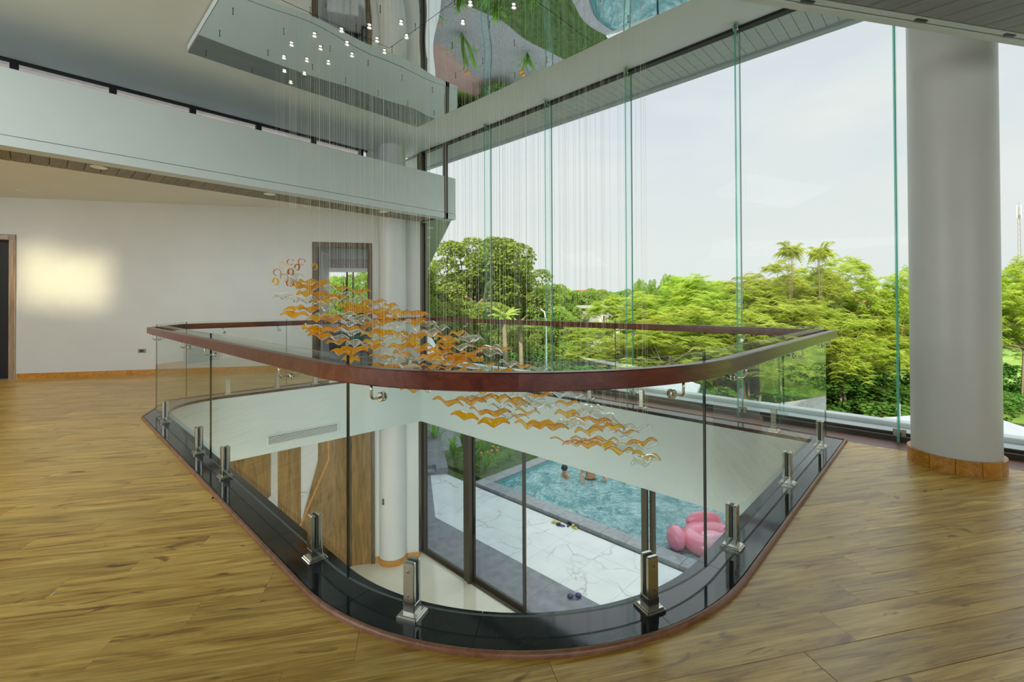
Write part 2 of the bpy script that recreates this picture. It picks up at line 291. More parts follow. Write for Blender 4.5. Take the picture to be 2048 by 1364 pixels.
    def objs(s, name, mats, parent=None, smooth=False):
        """every piece added so far becomes a part of its own"""
        for (v0, f0), (v1, f1) in zip(s.g, s.g[1:] + [(len(s.v), len(s.f))]):
            q = MB(); q.v = s.v[v0:v1]; q.f = [tuple(i - v0 for i in f) for f in s.f[f0:f1]]; q.m = s.m[f0:f1]; q.obj(name, mats, parent, smooth)
def tagp(o, label=None, category=None, group=None, kind=None):
    for k, v in (('label', label), ('category', category), ('group', group), ('kind', kind)):
        if v: o[k] = v
    return o
def put(name, data, parent=None, loc=None, rot=None, scale=None, label=None, category=None, group=None, kind=None):
    o = bpy.data.objects.new(name, data); COL.objects.link(o)
    if parent: o.parent = parent
    if loc is not None: o.location = loc
    if rot is not None: o.rotation_euler = rot
    if scale is not None: o.scale = scale if hasattr(scale, '__len__') else (scale,) * 3
    return tagp(o, label, category, group, kind)
def empty(name, loc=(0, 0, 0), rz=0, **kw):
    return put(name, None, None, loc, (0, 0, rz), **kw)
def copy_tree(o, parent=None):
    c = o.copy(); COL.objects.link(c)
    if parent: c.parent = parent
    for ch in list(o.children): copy_tree(ch, c)
    return c
def autosmooth(o, ang=35):
    me = o.data; me.polygons.foreach_set('use_smooth', [True] * len(me.polygons))
    bm = bmesh.new(); bm.from_mesh(me)
    for e in bm.edges:
        if len(e.link_faces) == 2 and e.calc_face_angle(0) > math.radians(ang): e.smooth = False
    bm.to_mesh(me); bm.free(); return o

# rotated building axes: the back wall and the floor boards run along A
A = Vector((.832, -.555, 0)).normalized(); B = Vector((-A.y, A.x, 0)); AANG = math.atan2(A.y, A.x)
WO = Vector((1.75, 10.9, 0))
def W3(s, t, z=0.0): p = WO + A * s + B * t; return (p.x, p.y, z)      # s along the back wall, t behind it
def proj(p):
    d = Vector(p) - Vector((0, 0, EYE)); z = d.dot(FW)
    return (1024 + F_PX * d.dot(RT) / z, 597.5 - F_PX * d.dot(UP) / z, z) if z > .05 else (0, 0, z)

XG = 5.80          # plane of the glass curtain wall
ZL = -4.0          # lower hall and pool deck
# ------------------------------------------------------------------ outlines of the stair void
ARC_C = (2.36, 2.205)
def arc(rad, n=26): return [(ARC_C[0] + rad * math.cos(a), ARC_C[1] + rad * math.sin(a)) for a in np.linspace(-PI / 2, -PI, n)]
def seg(p, q, n): return [(p[0] + (q[0] - p[0]) * i / n, p[1] + (q[1] - p[1]) * i / n) for i in range(n)]
def outline(xr, yn, rad, L1, L2, FR, corner=None):
    P = seg((xr, yn), (ARC_C[0], ARC_C[1] - rad), 16) + arc(rad)[:-1] + seg((ARC_C[0] - rad, ARC_C[1]), L1, 16)
    if corner: P += [corner(t) for t in np.linspace(0, 1, 11)[:-1]]
    else: P += seg(L1, L2, 10)
    return P + seg(L2, FR, 14) + seg(FR, (xr, yn), 18)
G = outline(5.26, .855, 1.35, (1.01, 6.95), (1.45, 7.66), (5.26, 7.50))
O = outline(5.40, .705, 1.50, (.86, 6.90), (1.24, 7.86), (5.40, 7.70))
def icor(t):
    p0, p1, p2 = Vector((1.10, 6.72)), Vector((1.14, 7.50)), Vector((1.80, 7.58)); q = p0 * (1 - t) ** 2 + p1 * 2 * t * (1 - t) + p2 * t * t; return (q.x, q.y)
I = outline(5.18, .950, 1.262, (1.098, 6.72), (1.80, 7.58), (5.18, 7.42), icor)
NP = len(G); assert NP == len(O) == len(I)
i_arc0, i_arc1, i_L1, i_L2, i_FR = 16, 41, 57, 67, 81
def lerp(P, Q, t): return [(p[0] + (q[0] - p[0]) * t, p[1] + (q[1] - p[1]) * t) for p, q in zip(P, Q)]
def offset(P, d):
    """closed outline moved outwards with mitred corners"""
    out = []; n = len(P)
    for i in range(n):
        a, b, c = Vector(P[i - 1]), Vector(P[i]), Vector(P[(i + 1) % n]); e1 = (b - a).normalized(); e2 = (c - b).normalized()
        n1 = Vector((-e1.y, e1.x)); n2 = Vector((-e2.y, e2.x)); m = (n1 + n2).normalized(); out.append(tuple(b + m * (d / max(m.dot(n1), .3))))
    return out
# ------------------------------------------------------------------ upper floor
floor = MB()
# dark bed under the boards, cut around the void
bigx = [(-6, -5), (5.86, -5)]
Ofull = O
def ring_faces(mb, P, Q, z, flip=False, mi=0):
    n = len(P); vs = [(x, y, z) for x, y in P] + [(x, y, z) for x, y in Q]
    fs = [(i, (i + 1) % n, n + (i + 1) % n, n + i) for i in range(n)]
    if flip: fs = [f[::-1] for f in fs]
    mb.add(vs, fs, mi)
def rect_hits(c, d, x0, x1, y0, y1):
    t = 1e9
    if d[0] > 1e-9: t = min(t, (x1 - c[0]) / d[0])
    if d[0] < -1e-9: t = min(t, (x0 - c[0]) / d[0])
    if d[1] > 1e-9: t = min(t, (y1 - c[1]) / d[1])
    if d[1] < -1e-9: t = min(t, (y0 - c[1]) / d[1])
    return (c[0] + d[0] * t, c[1] + d[1] * t)
def outer_rect(P, x0, x1, y0, y1, c=(3.2, 4.2)):
    return [rect_hits(c, (p[0] - c[0], p[1] - c[1]), x0, x1, y0, y1) for p in P]
def slab_ring(name, P, rect, ztop, zbot, mat, **kw):
    """slab with the void cut out of it; the rect's own corners are added as fill"""
    x0, x1, y0, y1 = rect; Q = outer_rect(P, *rect); mb = MB()
    ring_faces(mb, P, Q, ztop, True); ring_faces(mb, P, Q, zbot, False)
    n = len(P)
    for i in range(n):   # corner triangles
        a, b = Q[i], Q[(i + 1) % n]
        if abs(a[0] - b[0]) > 1e-4 and abs(a[1] - b[1]) > 1e-4:
            cx = x0 if min(a[0], b[0]) < x0 + 1e-3 else x1; cyy = y0 if min(a[1], b[1]) < y0 + 1e-3 else y1
            for z in (ztop, zbot): mb.add([(a[0], a[1], z), (b[0], b[1], z), (cx, cyy, z)], [(0, 1, 2)])
    o = mb.obj(name, mat, **kw)
    bm = bmesh.new(); bm.from_mesh(o.data); bmesh.ops.recalc_face_normals(bm, faces=bm.faces); bm.to_mesh(o.data); bm.free(); return o
fl = slab_ring('floor', lerp(O, I, .10), (-6.2, 5.86, -5.2, 13.8), -.014, -.06, M['subfloor'], kind='structure')
fl['label'] = 'oak board floor of the upper gallery'
# boards: clipped pieces
def clip_half(poly, p, nrm):
    out = []; n = len(poly)
    for i in range(n):
        a, b = poly[i], poly[(i + 1) % n]; da = (a[0] - p[0]) * nrm[0] + (a[1] - p[1]) * nrm[1]; db = (b[0] - p[0]) * nrm[0] + (b[1] - p[1]) * nrm[1]
        if da >= 0: out.append(a)
        if (da >= 0) != (db >= 0): t = da / (da - db); out.append((a[0] + (b[0] - a[0]) * t, a[1] + (b[1] - a[1]) * t))
    return out
OV = lerp(O, I, .02); EDG = []
for i in range(len(OV)):
    a, b = Vector(OV[i]), Vector(OV[(i + 1) % len(OV)]); e = (b - a)
    if e.length > 1e-6: e.normalize(); EDG.append((a, Vector((-e.y, e.x))))
# merge collinear edges
_E = []
for a, n_ in EDG:
    if _E and (_E[-1][1] - n_).length < 1e-3: continue
    _E.append((a, n_))
def area2(p): return abs(sum(p[i][0] * p[(i + 1) % len(p)][1] - p[(i + 1) % len(p)][0] * p[i][1] for i in range(len(p)))) / 2
def minus_void(poly):
    rest = poly; out = []
    for a, n_ in _E:   # n_ points outwards
        o = clip_half(rest, a, n_)
        if len(o) > 2 and area2(o) > 1e-5: out.append(o)
        rest = clip_half(rest, a, -n_)
        if len(rest) < 3 or area2(rest) < 1e-6: return out
    return out
def inside_count(poly): return all(all((Vector(p) - a).dot(n_) > 0 for p in poly) for a, n_ in _E[:0]) 
PW, PL, b0 = .172, 1.22, 1.479
mat_rot = Matrix.Rotation(-AANG, 2)
plank_full = MB().bbox(0.0008, PL - .0008, 0.0007, PW - .0007, -.012, 0, .0012).mesh('plank', M['floor'])
n_pl = 0; rest_mb = MB()
for n in range(-22, 64):
    bb = b0 + PW * n; a_off = 1.727 + .2515 * n
    for k in range(-30, 14):
        a0 = a_off + PL * k
        pts = [A * (a0 + u) + B * (bb + v) for u, v in ((0, 0), (PL, 0), (PL, PW), (0, PW))]
        pr_ = [proj((p.x, p.y, 0)) for p in pts + [sum(pts, Vector()) / 4]]
        seen = any(q[2] > .6 and -60 < q[0] < 2110 and q[1] < 1420 for q in pr_)
        c = sum(pts, Vector()) / 4
        if c.x < -5.9 or c.y < -4.9 or c.x > 5.9: continue
        if (c - WO).dot(B) > .35 or c.x > 6.3: continue
        poly = [(p.x, p.y) for p in pts]
        cl = clip_half(poly, (5.405, 0), (-1, 0)); cl = clip_half(cl, (WO.x, WO.y), (-B.x, -B.y)) if len(cl) > 2 else []
        if len(cl) < 3: continue
        pcs = minus_void(cl); tot = sum(area2(p) for p in pcs)
        if tot < 2e-3: continue
        if not seen:
            for p in pcs: rest_mb.prism([tuple(mat_rot @ Vector(v)) for v in p], -.012, 0)
            continue
        if tot > PW * PL - 1e-4:
            o = put('plank', plank_full, fl, loc=(pts[0].x, pts[0].y, 0), rot=(0, 0, AANG))
        else:
            mb = MB(); base = Vector((pts[0].x, pts[0].y))
            for p in pcs:
                q = [tuple(mat_rot @ (Vector(v) - base)) for v in p]; mb.prism(q, -.012, 0)
            o = mb.obj('plank', M['floor'], fl, loc=(pts[0].x, pts[0].y, 0), rot=(0, 0, AANG))
        n_pl += 1
if rest_mb.v: rest_mb.obj('plank_field', M['floor'], fl, rot=(0, 0, AANG), kind='stuff')
print('planks', n_pl)
for k in range(5):     # border boards beside the curtain wall
    MB().bbox(5.409, 5.735, -3.2 + 2.35 * k, -3.2 + 2.35 * (k + 1) - .003, -.012, 0, .0015).obj('plank', M['strip'], fl)
# ------------------------------------------------------------------ trim and granite kerb round the void
tr = empty('trim_1', kind='structure', label='reddish wooden moulding between the floor boards and the granite kerb')
Ti = lerp(O, G, .17)
prof = [(0, -.01), (0, .012), (.16, .020), (.5, .024), (.84, .020), (1, .012), (1, -.01)]
cuts = [0, 16, 28, 41, 57, 67, 81, NP]
for c0, c1 in zip(cuts[:-1], cuts[1:]):
    mb = MB(); rows = []
    for i in range(c0, c1 + 1):
        o_, t_ = O[i % NP], Ti[i % NP]; rows.append([(o_[0] + (t_[0] - o_[0]) * u, o_[1] + (t_[1] - o_[1]) * u, z) for u, z in prof])
    vs = [v for r in rows for v in r]; m_ = len(prof)
    fs = [(i * m_ + k, i * m_ + k + 1, (i + 1) * m_ + k + 1, (i + 1) * m_ + k) for i in range(len(rows) - 1) for k in range(m_ - 1)] + [tuple(range(m_)), tuple((len(rows) - 1) * m_ + k for k in range(m_ - 1, -1, -1))]
    mb.add(vs, fs); autosmooth(mb.obj('moulding', M['mould'], tr), 50)
kerb = empty('trim_2', kind='structure', label='black polished granite kerb carrying the glass balustrade')
Gi = lerp(O, G, .185)
gcuts = [0, 8, 16, 22, 31, 38, 43, 50, 57, 67, 74, 81, 88, 94, NP]
for c0, c1 in zip(gcuts[:-1], gcuts[1:]):
    a_ = [Gi[i % NP] for i in range(c0, c1 + 1)]; b_ = [I[i % NP] for i in range(c0, c1 + 1)]
    def shr(P):  # open the joint by 1.5 mm
        P = [Vector(p) for p in P]; d = (P[1] - P[0]).normalized() * .0012; P[0] = P[0] + d; d = (P[-2] - P[-1]).normalized() * .0012; P[-1] = P[-1] + d; return P
    a_, b_ = shr(a_), shr(b_); n = len(a_); mb = MB(); z0, z1 = -.02, .016
    vs = [(p.x, p.y, z) for z in (z0, z1) for P in (a_, b_) for p in P]
    fs = []
    for i in range(n - 1): fs += [(2 * n + i, 3 * n + i, 3 * n + i + 1, 2 * n + i + 1), (i, i + 1, n + i + 1, n + i), (i, 2 * n + i, 2 * n + i + 1, i + 1), (n + i, n + i + 1, 3 * n + i + 1, 3 * n + i)]
    fs += [(0, n, 3 * n, 2 * n), (n - 1, 3 * n - 1, 4 * n - 1, 2 * n - 1)]
    mb.add(vs, fs); o = mb.obj('granite_slab', M['granite'], kerb)
    bm = bmesh.new(); bm.from_mesh(o.data); bmesh.ops.recalc_face_normals(bm, faces=bm.faces); bm.to_mesh(o.data); bm.free()
# rendered face of the slab edge below the kerb
def band(mb, P, z0, z1, close=True, inward=True):
    n = len(P); vs = [(x, y, z0) for x, y in P] + [(x, y, z1) for x, y in P]
    fs = [(i, (i + 1) % n, n + (i + 1) % n, n + i) for i in range(n if close else n - 1)]
    mb.add(vs, fs if inward else [f[::-1] for f in fs])
vw = MB(); If = offset(I, .004); Ib = offset(I, .13)
band(vw, If, -.95, -.021); band(vw, Ib, -.95, -.021, inward=False)
ring_faces(vw, If, Ib, -.95); ring_faces(vw, If, Ib, -.021, True)
o = vw.obj('wall_void', M['whitegyp'], kind='structure'); autosmooth(o, 40); o['label'] = 'white rendered face of the floor slab round the stair void'
lc = slab_ring('ceiling_lower', offset(I, .13), (-6.2, 5.72, -5.2, 10.6), -.90, -.95, M['ceil'], kind='structure')
# ------------------------------------------------------------------ glass balustrade
bal = empty('glass_balustrade', (2.36, .855, 0), label='curved frameless glass balustrade with reddish wooden handrail round the stair void', category='balustrade')
BL = Vector((2.36, .855, 0))
def rel(P): return [(p[0] - BL.x, p[1] - BL.y) for p in P]
pcuts = [0, 16, 41, None, 57, 67, 74, 81, None]
# pane ends measured along the outline
def pane(P, z0=.062, z1=1.105):
    th = .006; P = [Vector(p) for p in P]; n = len(P); L_, R_ = [], []
    for i in range(n):
        d = (P[min(i + 1, n - 1)] - P[max(i - 1, 0)]).normalized(); m = Vector((-d.y, d.x)); L_.append(P[i] + m * th); R_.append(P[i] - m * th)
    vs = [(p.x - BL.x, p.y - BL.y, z) for z in (z0, z1) for Q in (L_, R_) for p in Q]; mb = MB()
    for i in range(n - 1):
        mb.add([vs[i], vs[i + 1], vs[2 * n + i + 1], vs[2 * n + i]], [(0, 1, 2, 3)][::1], 0)
        mb.add([vs[n + i + 1], vs[n + i], vs[3 * n + i], vs[3 * n + i + 1]], [(0, 1, 2, 3)], 0)
        mb.add([vs[2 * n + i], vs[2 * n + i + 1], vs[3 * n + i + 1], vs[3 * n + i]], [(0, 1, 2, 3)], 1)
        mb.add([vs[i + 1], vs[i], vs[n + i], vs[n + i + 1]], [(0, 1, 2, 3)], 1)
    mb.add([vs[0], vs[2 * n], vs[3 * n], vs[n]], [(0, 1, 2, 3)], 2)
    mb.add([vs[n - 1], vs[2 * n - 1], vs[4 * n - 1], vs[3 * n - 1]], [(0, 1, 2, 3)], 2)
    o = mb.obj('glass_pane', [M['pane'], M['edgelight'], M['gaskets']], bal)
    bm = bmesh.new(); bm.from_mesh(o.data); bmesh.ops.remove_doubles(bm, verts=bm.verts, dist=1e-5); bmesh.ops.recalc_face_normals(bm, faces=bm.faces); bm.to_mesh(o.data); bm.free()
    if n > 4: autosmooth(o, 30)
g = .004
def arcp(a0, a1, n): return [(ARC_C[0] + 1.35 * math.cos(a), ARC_C[1] + 1.35 * math.sin(a)) for a in np.linspace(a0, a1, n)]
pane([(5.25, .855), (2.36, .855)] + arcp(-PI / 2, -PI / 2 - .079, 4)[1:])
pane(arcp(-PI / 2 - .084, -PI + .119, 28))
pane(arcp(-PI + .114, -PI, 5) + [(1.01, 4.45 - g)]); pane([(1.01, 4.45 + g), (1.01, 6.94)])
pane([(1.016, 6.965), (1.445, 7.65)])
pane([(1.46, 7.66), (2.75, 7.606)]); pane([(2.758, 7.606), (4.0, 7.553)]); pane([(4.008, 7.553), (5.25, 7.50)])
for y0, y1 in ((7.49, 5.35), (5.34, 3.16), (3.15, .865)): pane([(5.26, y0), (5.26, y1)])
# handrail sections
hr_o, hr_i = offset(G, .088), offset(G, .033)
rcuts = [0, 9, 16, 29, 41, 50, 57, 67, 74, 81, 87, 93, NP]
for c0, c1 in zip(rcuts[:-1], rcuts[1:]):
    mb = MB(); vs = []; z0, z1, c = .997, 1.073, .005
    for i in range(c0, c1 + 1):
        o_, n_ = Vector(hr_o[i % NP]) - BL.xy, Vector(hr_i[i % NP]) - BL.xy; d = (n_ - o_).normalized()
        for P_, z in ((o_ + d * c, z0), (o_, z0 + c), (o_, z1 - c), (o_ + d * c, z1), (n_ - d * c, z1), (n_, z1 - c), (n_, z0 + c), (n_ - d * c, z0)): vs.append((P_.x, P_.y, z))
    m_ = 8; k_ = c1 - c0 + 1
    fs = [(i * m_ + k, i * m_ + (k + 1) % m_, (i + 1) * m_ + (k + 1) % m_, (i + 1) * m_ + k) for i in range(k_ - 1) for k in range(m_)] + [tuple(range(7, -1, -1)), tuple((k_ - 1) * m_ + k for k in range(m_))]
    mb.add(vs, fs); o = mb.obj('handrail', M['mahog'], bal); bm = bmesh.new(); bm.from_mesh(o.data); bmesh.ops.recalc_face_normals(bm, faces=bm.faces); bm.to_mesh(o.data); bm.free(); autosmooth(o, 30)
# spigots: base plate, split post, screws, glass gasket
sp_base = MB().bbox(-.05, .05, -.05, .05, 0, .013, .004).bbox(-.044, .044, -.044, .044, .012, .02, .003).mesh('base_plate', M['steel'])
sp_foot = MB().bbox(-.029, .029, -.029, .029, .02, .062, .003).mesh('foot_block', M['steel'])
sp_post = [MB().bbox(-.027, .027, *y_, .02, .236, .004).mesh('clamp_plate', M['steel']) for y_ in ((-.0285, -.008), (.008, .0285))]
sp_gask = MB().box(-.025, .025, -.0075, .0075, .06, .229).mesh('gasket', M['gaskets'])
scr_m = []
for y_ in (-.0285, .0285):
    scr = MB(); sg = 1 if y_ > 0 else -1; vs = [(.009 * math.cos(t), y_ + sg * dz, .009 * math.sin(t)) for dz in (-.003, .0015) for t in np.linspace(0, 2 * PI, 13)[:-1]]
    scr.add(vs, [tuple(range(12, 24)) if sg < 0 else tuple(range(23, 11, -1))] + [(k, (k + 1) % 12, 12 + (k + 1) % 12, 12 + k) for k in range(12)])
    vs = [(.0035 * math.cos(t), y_ + sg * .0022, .0035 * math.sin(t)) for t in np.linspace(0, 2 * PI, 7)[:-1]]; scr.add(vs, [tuple(range(6))], 1)
    scr_m.append(scr.mesh('screw', [M['steel'], M['blackgap']]))
spig = []
for y in (6.38, 4.85, 4.03, 2.40): spig.append((1.01, y, PI / 2))
for ang in (-PI + .408, -PI / 2 - .385): spig.append((ARC_C[0] + 1.355 * math.cos(ang), ARC_C[1] + 1.355 * math.sin(ang), ang + PI / 2))
for x in (2.62, 3.80, 4.98): spig.append((x, .855, 0))
for y in (1.3, 2.78, 3.55, 4.9, 5.75, 7.1): spig.append((5.26, y, PI / 2))
for x in (1.95, 2.62, 3.2, 3.8, 4.5, 5.0): spig.append((x, 7.66 - (x - 1.45) * .042, -.04))
for i, (x, y, r) in enumerate(spig):
    e = put('spigot', sp_base, bal, loc=(x - BL.x, y - BL.y, .016), rot=(0, 0, r))
    put('foot_block', sp_foot, e); put('gasket', sp_gask, e)
    for q in (0, 1):
        put('clamp_plate', sp_post[q], e)
        for z in (.095, .195): put('screw', scr_m[q], e, loc=(0, 0, z))
# handrail brackets: bent rod and glass rosette
br = MB(); pth = [(0, -.064, 1.0)] + [(0, -.064, z) for z in (.975, .955)] + [(0, -.064 + .02 * (1 - math.cos(t)), .955 - .0 - .02 * math.sin(t)) for t in np.linspace(.3, PI / 2, 5)] + [(0, -.03, .935), (0, -.008, .935)]
br.tube(pth, .0062, 10); br_m = br.mesh('bracket_arm', M['steel'], True)
rs_m = []
for y_, s_ in ((-.0075, -1), (.0075, 1)):
    rs = MB()
    vs = [(r_ * math.cos(t), y_ + s_ * q, .935 + r_ * math.sin(t)) for r_, q in ((.021, 0), (.021, .004), (.018, .006)) for t in np.linspace(0, 2 * PI, 25)[:-1]]
    rs.add(vs, [(i * 24 + k, i * 24 + (k + 1) % 24, (i + 1) * 24 + (k + 1) % 24, (i + 1) * 24 + k) for i in range(2) for k in range(24)] + [tuple(range(48, 72))])
    rs_m.append(rs.mesh('rosette', M['steel']))
bks = [(1.01, y, -PI / 2) for y in (6.75, 5.25, 4.35, 2.72)] + [(ARC_C[0] + 1.355 * math.cos(a_), ARC_C[1] + 1.355 * math.sin(a_), a_ + PI / 2) for a_ in (-PI + .29, -PI / 2 - .28)]
bks += [(x, .855, 0) for x in (2.66, 4.0, 5.1)] + [(5.26, y, PI / 2) for y in (1.6, 2.9, 3.95, 5.1, 6.2, 7.2)] + [(x, 7.66 - (x - 1.45) * .042, PI) for x in (1.9, 2.65, 3.6, 4.6)]
for x, y, r in bks:
    e = put('rail_bracket', br_m, bal, loc=(x - BL.x, y - BL.y, 0), rot=(0, 0, r)); [put('rosette', q, e) for q in rs_m]
# ------------------------------------------------------------------ back wall with two doorways, skirting, side walls
def wallT(s, t, z): return W3(s, t, z)
bw = MB()
for s0, s1, z0, z1 in ((-6.5, -3.42, 0, 3.32), (-3.42, -2.50, 2.55, 3.32), (-2.50, 2.70, 0, 3.32), (2.70, 3.74, 2.55, 3.32), (3.74, 4.80, 0, 3.32)):
    bw.box(s0, s1, 0, .16, z0, z1, T=wallT)
bw.obj('wall_back', M['wall'], kind='structure')
sk = empty('baseboard_back', kind='structure')
for s0, s1 in ((-2.39, -.6), (-.598, 1.2), (1.202, 2.60), (3.85, 4.05), (4.62, 4.79)):
    MB().bbox(s0, s1, -.016, 0, 0, .10, .004, T=wallT).obj('skirting_board', M['base'], sk)
def doorframe(name, s0, s1, z1, mat, depth=.16, w=.10, **kw):
    e = empty(name, W3((s0 + s1) / 2, 0), **kw); lo = Vector(W3((s0 + s1) / 2, 0)); T = lambda s, t, z: tuple(Vector(W3(s, t, z)) - lo)
    MB().bbox(s0 - w, s0, -.02, depth + .02, 0, z1, .006, T=T).bbox(s0 - w + .02, s0 - .02, -.028, -.018, 0, z1 - .02, .003, T=T).objs('door_jamb', mat, e)
    MB().bbox(s1, s1 + w, -.02, depth + .02, 0, z1, .006, T=T).bbox(s1 + .02, s1 + w - .02, -.028, -.018, 0, z1 - .02, .003, T=T).objs('door_jamb', mat, e)
    MB().bbox(s0 - w, s1 + w, -.02, depth + .02, z1, z1 + w, .006, T=T).bbox(s0, s1, -.028, -.018, z1 + .02, z1 + w - .02, .003, T=T).objs('door_head', mat, e)
    return e, T
M['oakframe'] = wood('light_door_frame', (.25, .17, .11), (.42, .30, .21), (.52, .39, .28), rough=.3, axis=2, knots=False)
d1, T1 = doorframe('door_1', -3.40, -2.51, 2.53, M['oakframe'], kind='structure'); d1['label'] = 'doorway with a pale wooden frame and a dark room behind it'
MB().box(-3.40, -2.51, .14, .17, 0, 2.53, T=T1).obj('doorway_panel', pm('dark_opening', (.006, .008, .009), .5), d1)  # black sheet standing in for the darkness of the open doorway
d2, T2 = doorframe('door_2', 2.72, 3.71, 2.52, M['darkwood'], kind='structure'); d2['label'] = 'open doorway with a dark striped wood frame'
# white sliding door leaf standing open inside the doorway
MB().bbox(2.74, 2.78, .2, 1.0, 0.01, 2.45, .004, T=T2).obj('doorway_panel', M['whitedoor'], d2)
MB().bbox(2.782, 2.80, .78, .82, .95, 1.1, .004, T=T2).obj('door_handle', M['steel'], d2)
wl = MB(); wl.box(-6.3, -6.15, -5.2, 2.0, 0, 4.62).box(-6.3, -6.15, 7.2, 16.3, 0, 4.62).box(-6.3, -6.15, 2.0, 7.2, 0, .4).box(-6.3, -6.15, 2.0, 7.2, 3.0, 4.62)
wl.obj('wall_left', M['wall'], kind='structure')
wr = MB(); wr.box(-6.3, -5.0, -5.35, -5.2, 0, 4.62).box(1.9, 5.9, -5.35, -5.2, 0, 4.62).box(-5.0, 1.9, -5.35, -5.2, 3.2, 4.62)
wr.obj('wall_rear', M['wall'], kind='structure')
# ------------------------------------------------------------------ ceilings, fascia beam, clerestory
cg = MB(); cg.box(-6.2, 5.76, -5.2, 9.1, 4.62, 4.72); cg.obj('ceiling', M['ceil'], kind='structure')
M['ceilback'] = noisy('back_ceiling_paint', (.78, .79, .77), (.81, .82, .80), 1.5, .6)
MB().prism([(-6.1, 8.15), (5.75, 8.15), (5.75, 8.35), (-6.1, 16.2)], 3.30, 3.36).obj('ceiling_back', M['ceilback'], kind='structure')
fb = empty('wall_fascia', kind='structure', label='long white fascia beam crossing above the gallery')
MB().bbox(-6.1, 6.05, 7.40, 7.62, 3.205, 3.945, .004).obj('beam', M['bandpaint'], fb)
MB().bbox(-6.1, 6.05, 7.395, 7.62, 3.085, 3.198, .003).obj('beam_lip', M['bandpaint'], fb)
MB().box(-6.1, 5.7, 7.62, 9.0, 3.82, 3.92).box(-6.1, 5.7, 8.15, 8.20, 3.11, 3.34).obj('beam_top', M['ceil'], fb)
MB().box(4.9, 5.42, 8.93, 9.02, 3.3, 4.62).obj('wall_pier', M['wall'], fb)
sw = empty('ceiling_strip', kind='structure', label='olive board soffit under the fascia beam')
for k in range(49):
    x0 = -1.9 + .158 * k
    if x0 > 5.6: break
    MB().bbox(x0 + .003, min(x0 + .155, 5.74), 7.62, 8.15, 3.10, 3.12, .002).obj('soffit_board', M['soffitwood'], sw) if False else None
_sb = MB().bbox(.003, .155, 0, .75, 0, .015, .002).mesh('soffit_board', M['soffitwood'])
for k in range(49):
    x0 = -1.95 + .158 * k
    if x0 > 5.6: break
    put('soffit_board', _sb, sw, loc=(x0, 7.405, 3.068 + .02))
MB().box(-2.0, 5.75, 7.42, 8.15, 3.104, 3.12).obj('soffit_backing', M['subfloor'], sw)
cl = empty('window_2', kind='structure', label='narrow clerestory window strip under the high ceiling')
MB().box(-6.1, 4.9, 8.95, 9.02, 4.588, 4.62).obj('frame_rail', M['blackgap'], cl)
MB().box(-6.1, 4.9, 8.95, 9.02, 3.96, 4.02).obj('frame_rail', M['blackgap'], cl)
for k in range(-6, 6):
    x0 = .74 + .995 * k
    if x0 < 4.9: MB().bbox(x0, x0 + .085, 8.945, 9.03, 4.02, 4.588, .003).obj('mullion', M['blackgap'], cl)
MB().box(-6.1, 4.9, 8.985, 8.992, 4.02, 4.588).obj('window_pane', M['curtain'], cl)
# louvred roof structure seen through the clerestory
lo_ = empty('roof_louvre', (0, 9.4, 3.9), label='brownish slatted screen outside the narrow clerestory window', category='louvre')
M['louvre'] = noisy('mauve_brown_slat', (.30, .27, .30), (.42, .37, .40), 4, .5)
_lm = MB().box(-6, 4.95, 0, .03, 0, .062).mesh('slat', M['louvre'])
for k in range(10): put('slat', _lm, lo_, loc=(0, 0, .08 * k))
MB().box(-6, 4.95, .05, .08, 0, .9).obj('backing_panel', M['soffitdark'], lo_)
# right-hand lower soffit over the near gallery
Sd = Vector((3.57, .352, 0)); 
def S3(s, t, z=3.1): p = Sd + A * s - B * t; return (p.x, p.y, z)
rs_ = empty('ceiling_right', kind='structure', label='dark board soffit with a white edge above the near gallery')
ST = lambda s, t, z: S3(s, t, z)
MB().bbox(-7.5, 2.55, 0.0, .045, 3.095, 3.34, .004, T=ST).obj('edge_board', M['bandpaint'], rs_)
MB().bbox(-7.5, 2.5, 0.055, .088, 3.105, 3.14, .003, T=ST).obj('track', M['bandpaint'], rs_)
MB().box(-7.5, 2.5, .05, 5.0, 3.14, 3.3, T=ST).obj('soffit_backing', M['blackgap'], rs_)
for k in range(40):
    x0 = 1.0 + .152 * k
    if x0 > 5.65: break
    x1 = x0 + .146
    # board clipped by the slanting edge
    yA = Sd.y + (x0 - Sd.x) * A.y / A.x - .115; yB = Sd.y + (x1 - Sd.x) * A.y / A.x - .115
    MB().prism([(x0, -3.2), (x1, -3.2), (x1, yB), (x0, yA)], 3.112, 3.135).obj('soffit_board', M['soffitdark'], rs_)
for s_ in (-.55, .30, 1.05, 1.75): MB().bbox(s_, s_ + .09, .062, .080, 3.100, 3.106, .001, T=ST).obj('vent_slot', M['blackgap'], rs_)
# ------------------------------------------------------------------ columns
for nm, cx_, cy_, z0, z1, lb in (('column_1', 5.235, -.035, 0, 4.7, 'thick white round column with a varnished wooden skirting beside the glass wall'), ('column_2', 5.17, 8.42, ZL, 4.62, 'round white column at the far corner, rising through both floors')):
    c = empty(nm, (cx_, cy_, z0), kind='structure', label=lb)
    MB().lathe([(.275, 0), (.275, z1 - z0)], n=64).obj('shaft', M['wall'], c, smooth=False); autosmooth(c.children[0], 30)
    for zz in ((0,) if nm == 'column_1' else (0, 4.0)):
        for q in range(12):
            a0, a1 = 2 * PI * q / 12 + .006, 2 * PI * (q + 1) / 12 - .006; P = [(.30 * math.cos(t), .30 * math.sin(t)) for t in np.linspace(a0, a1, 6)] + [(.274 * math.cos(t), .274 * math.sin(t)) for t in np.linspace(a1, a0, 6)]
            MB().prism(P, zz, zz + .115).obj('skirting_block', M['base'], c)
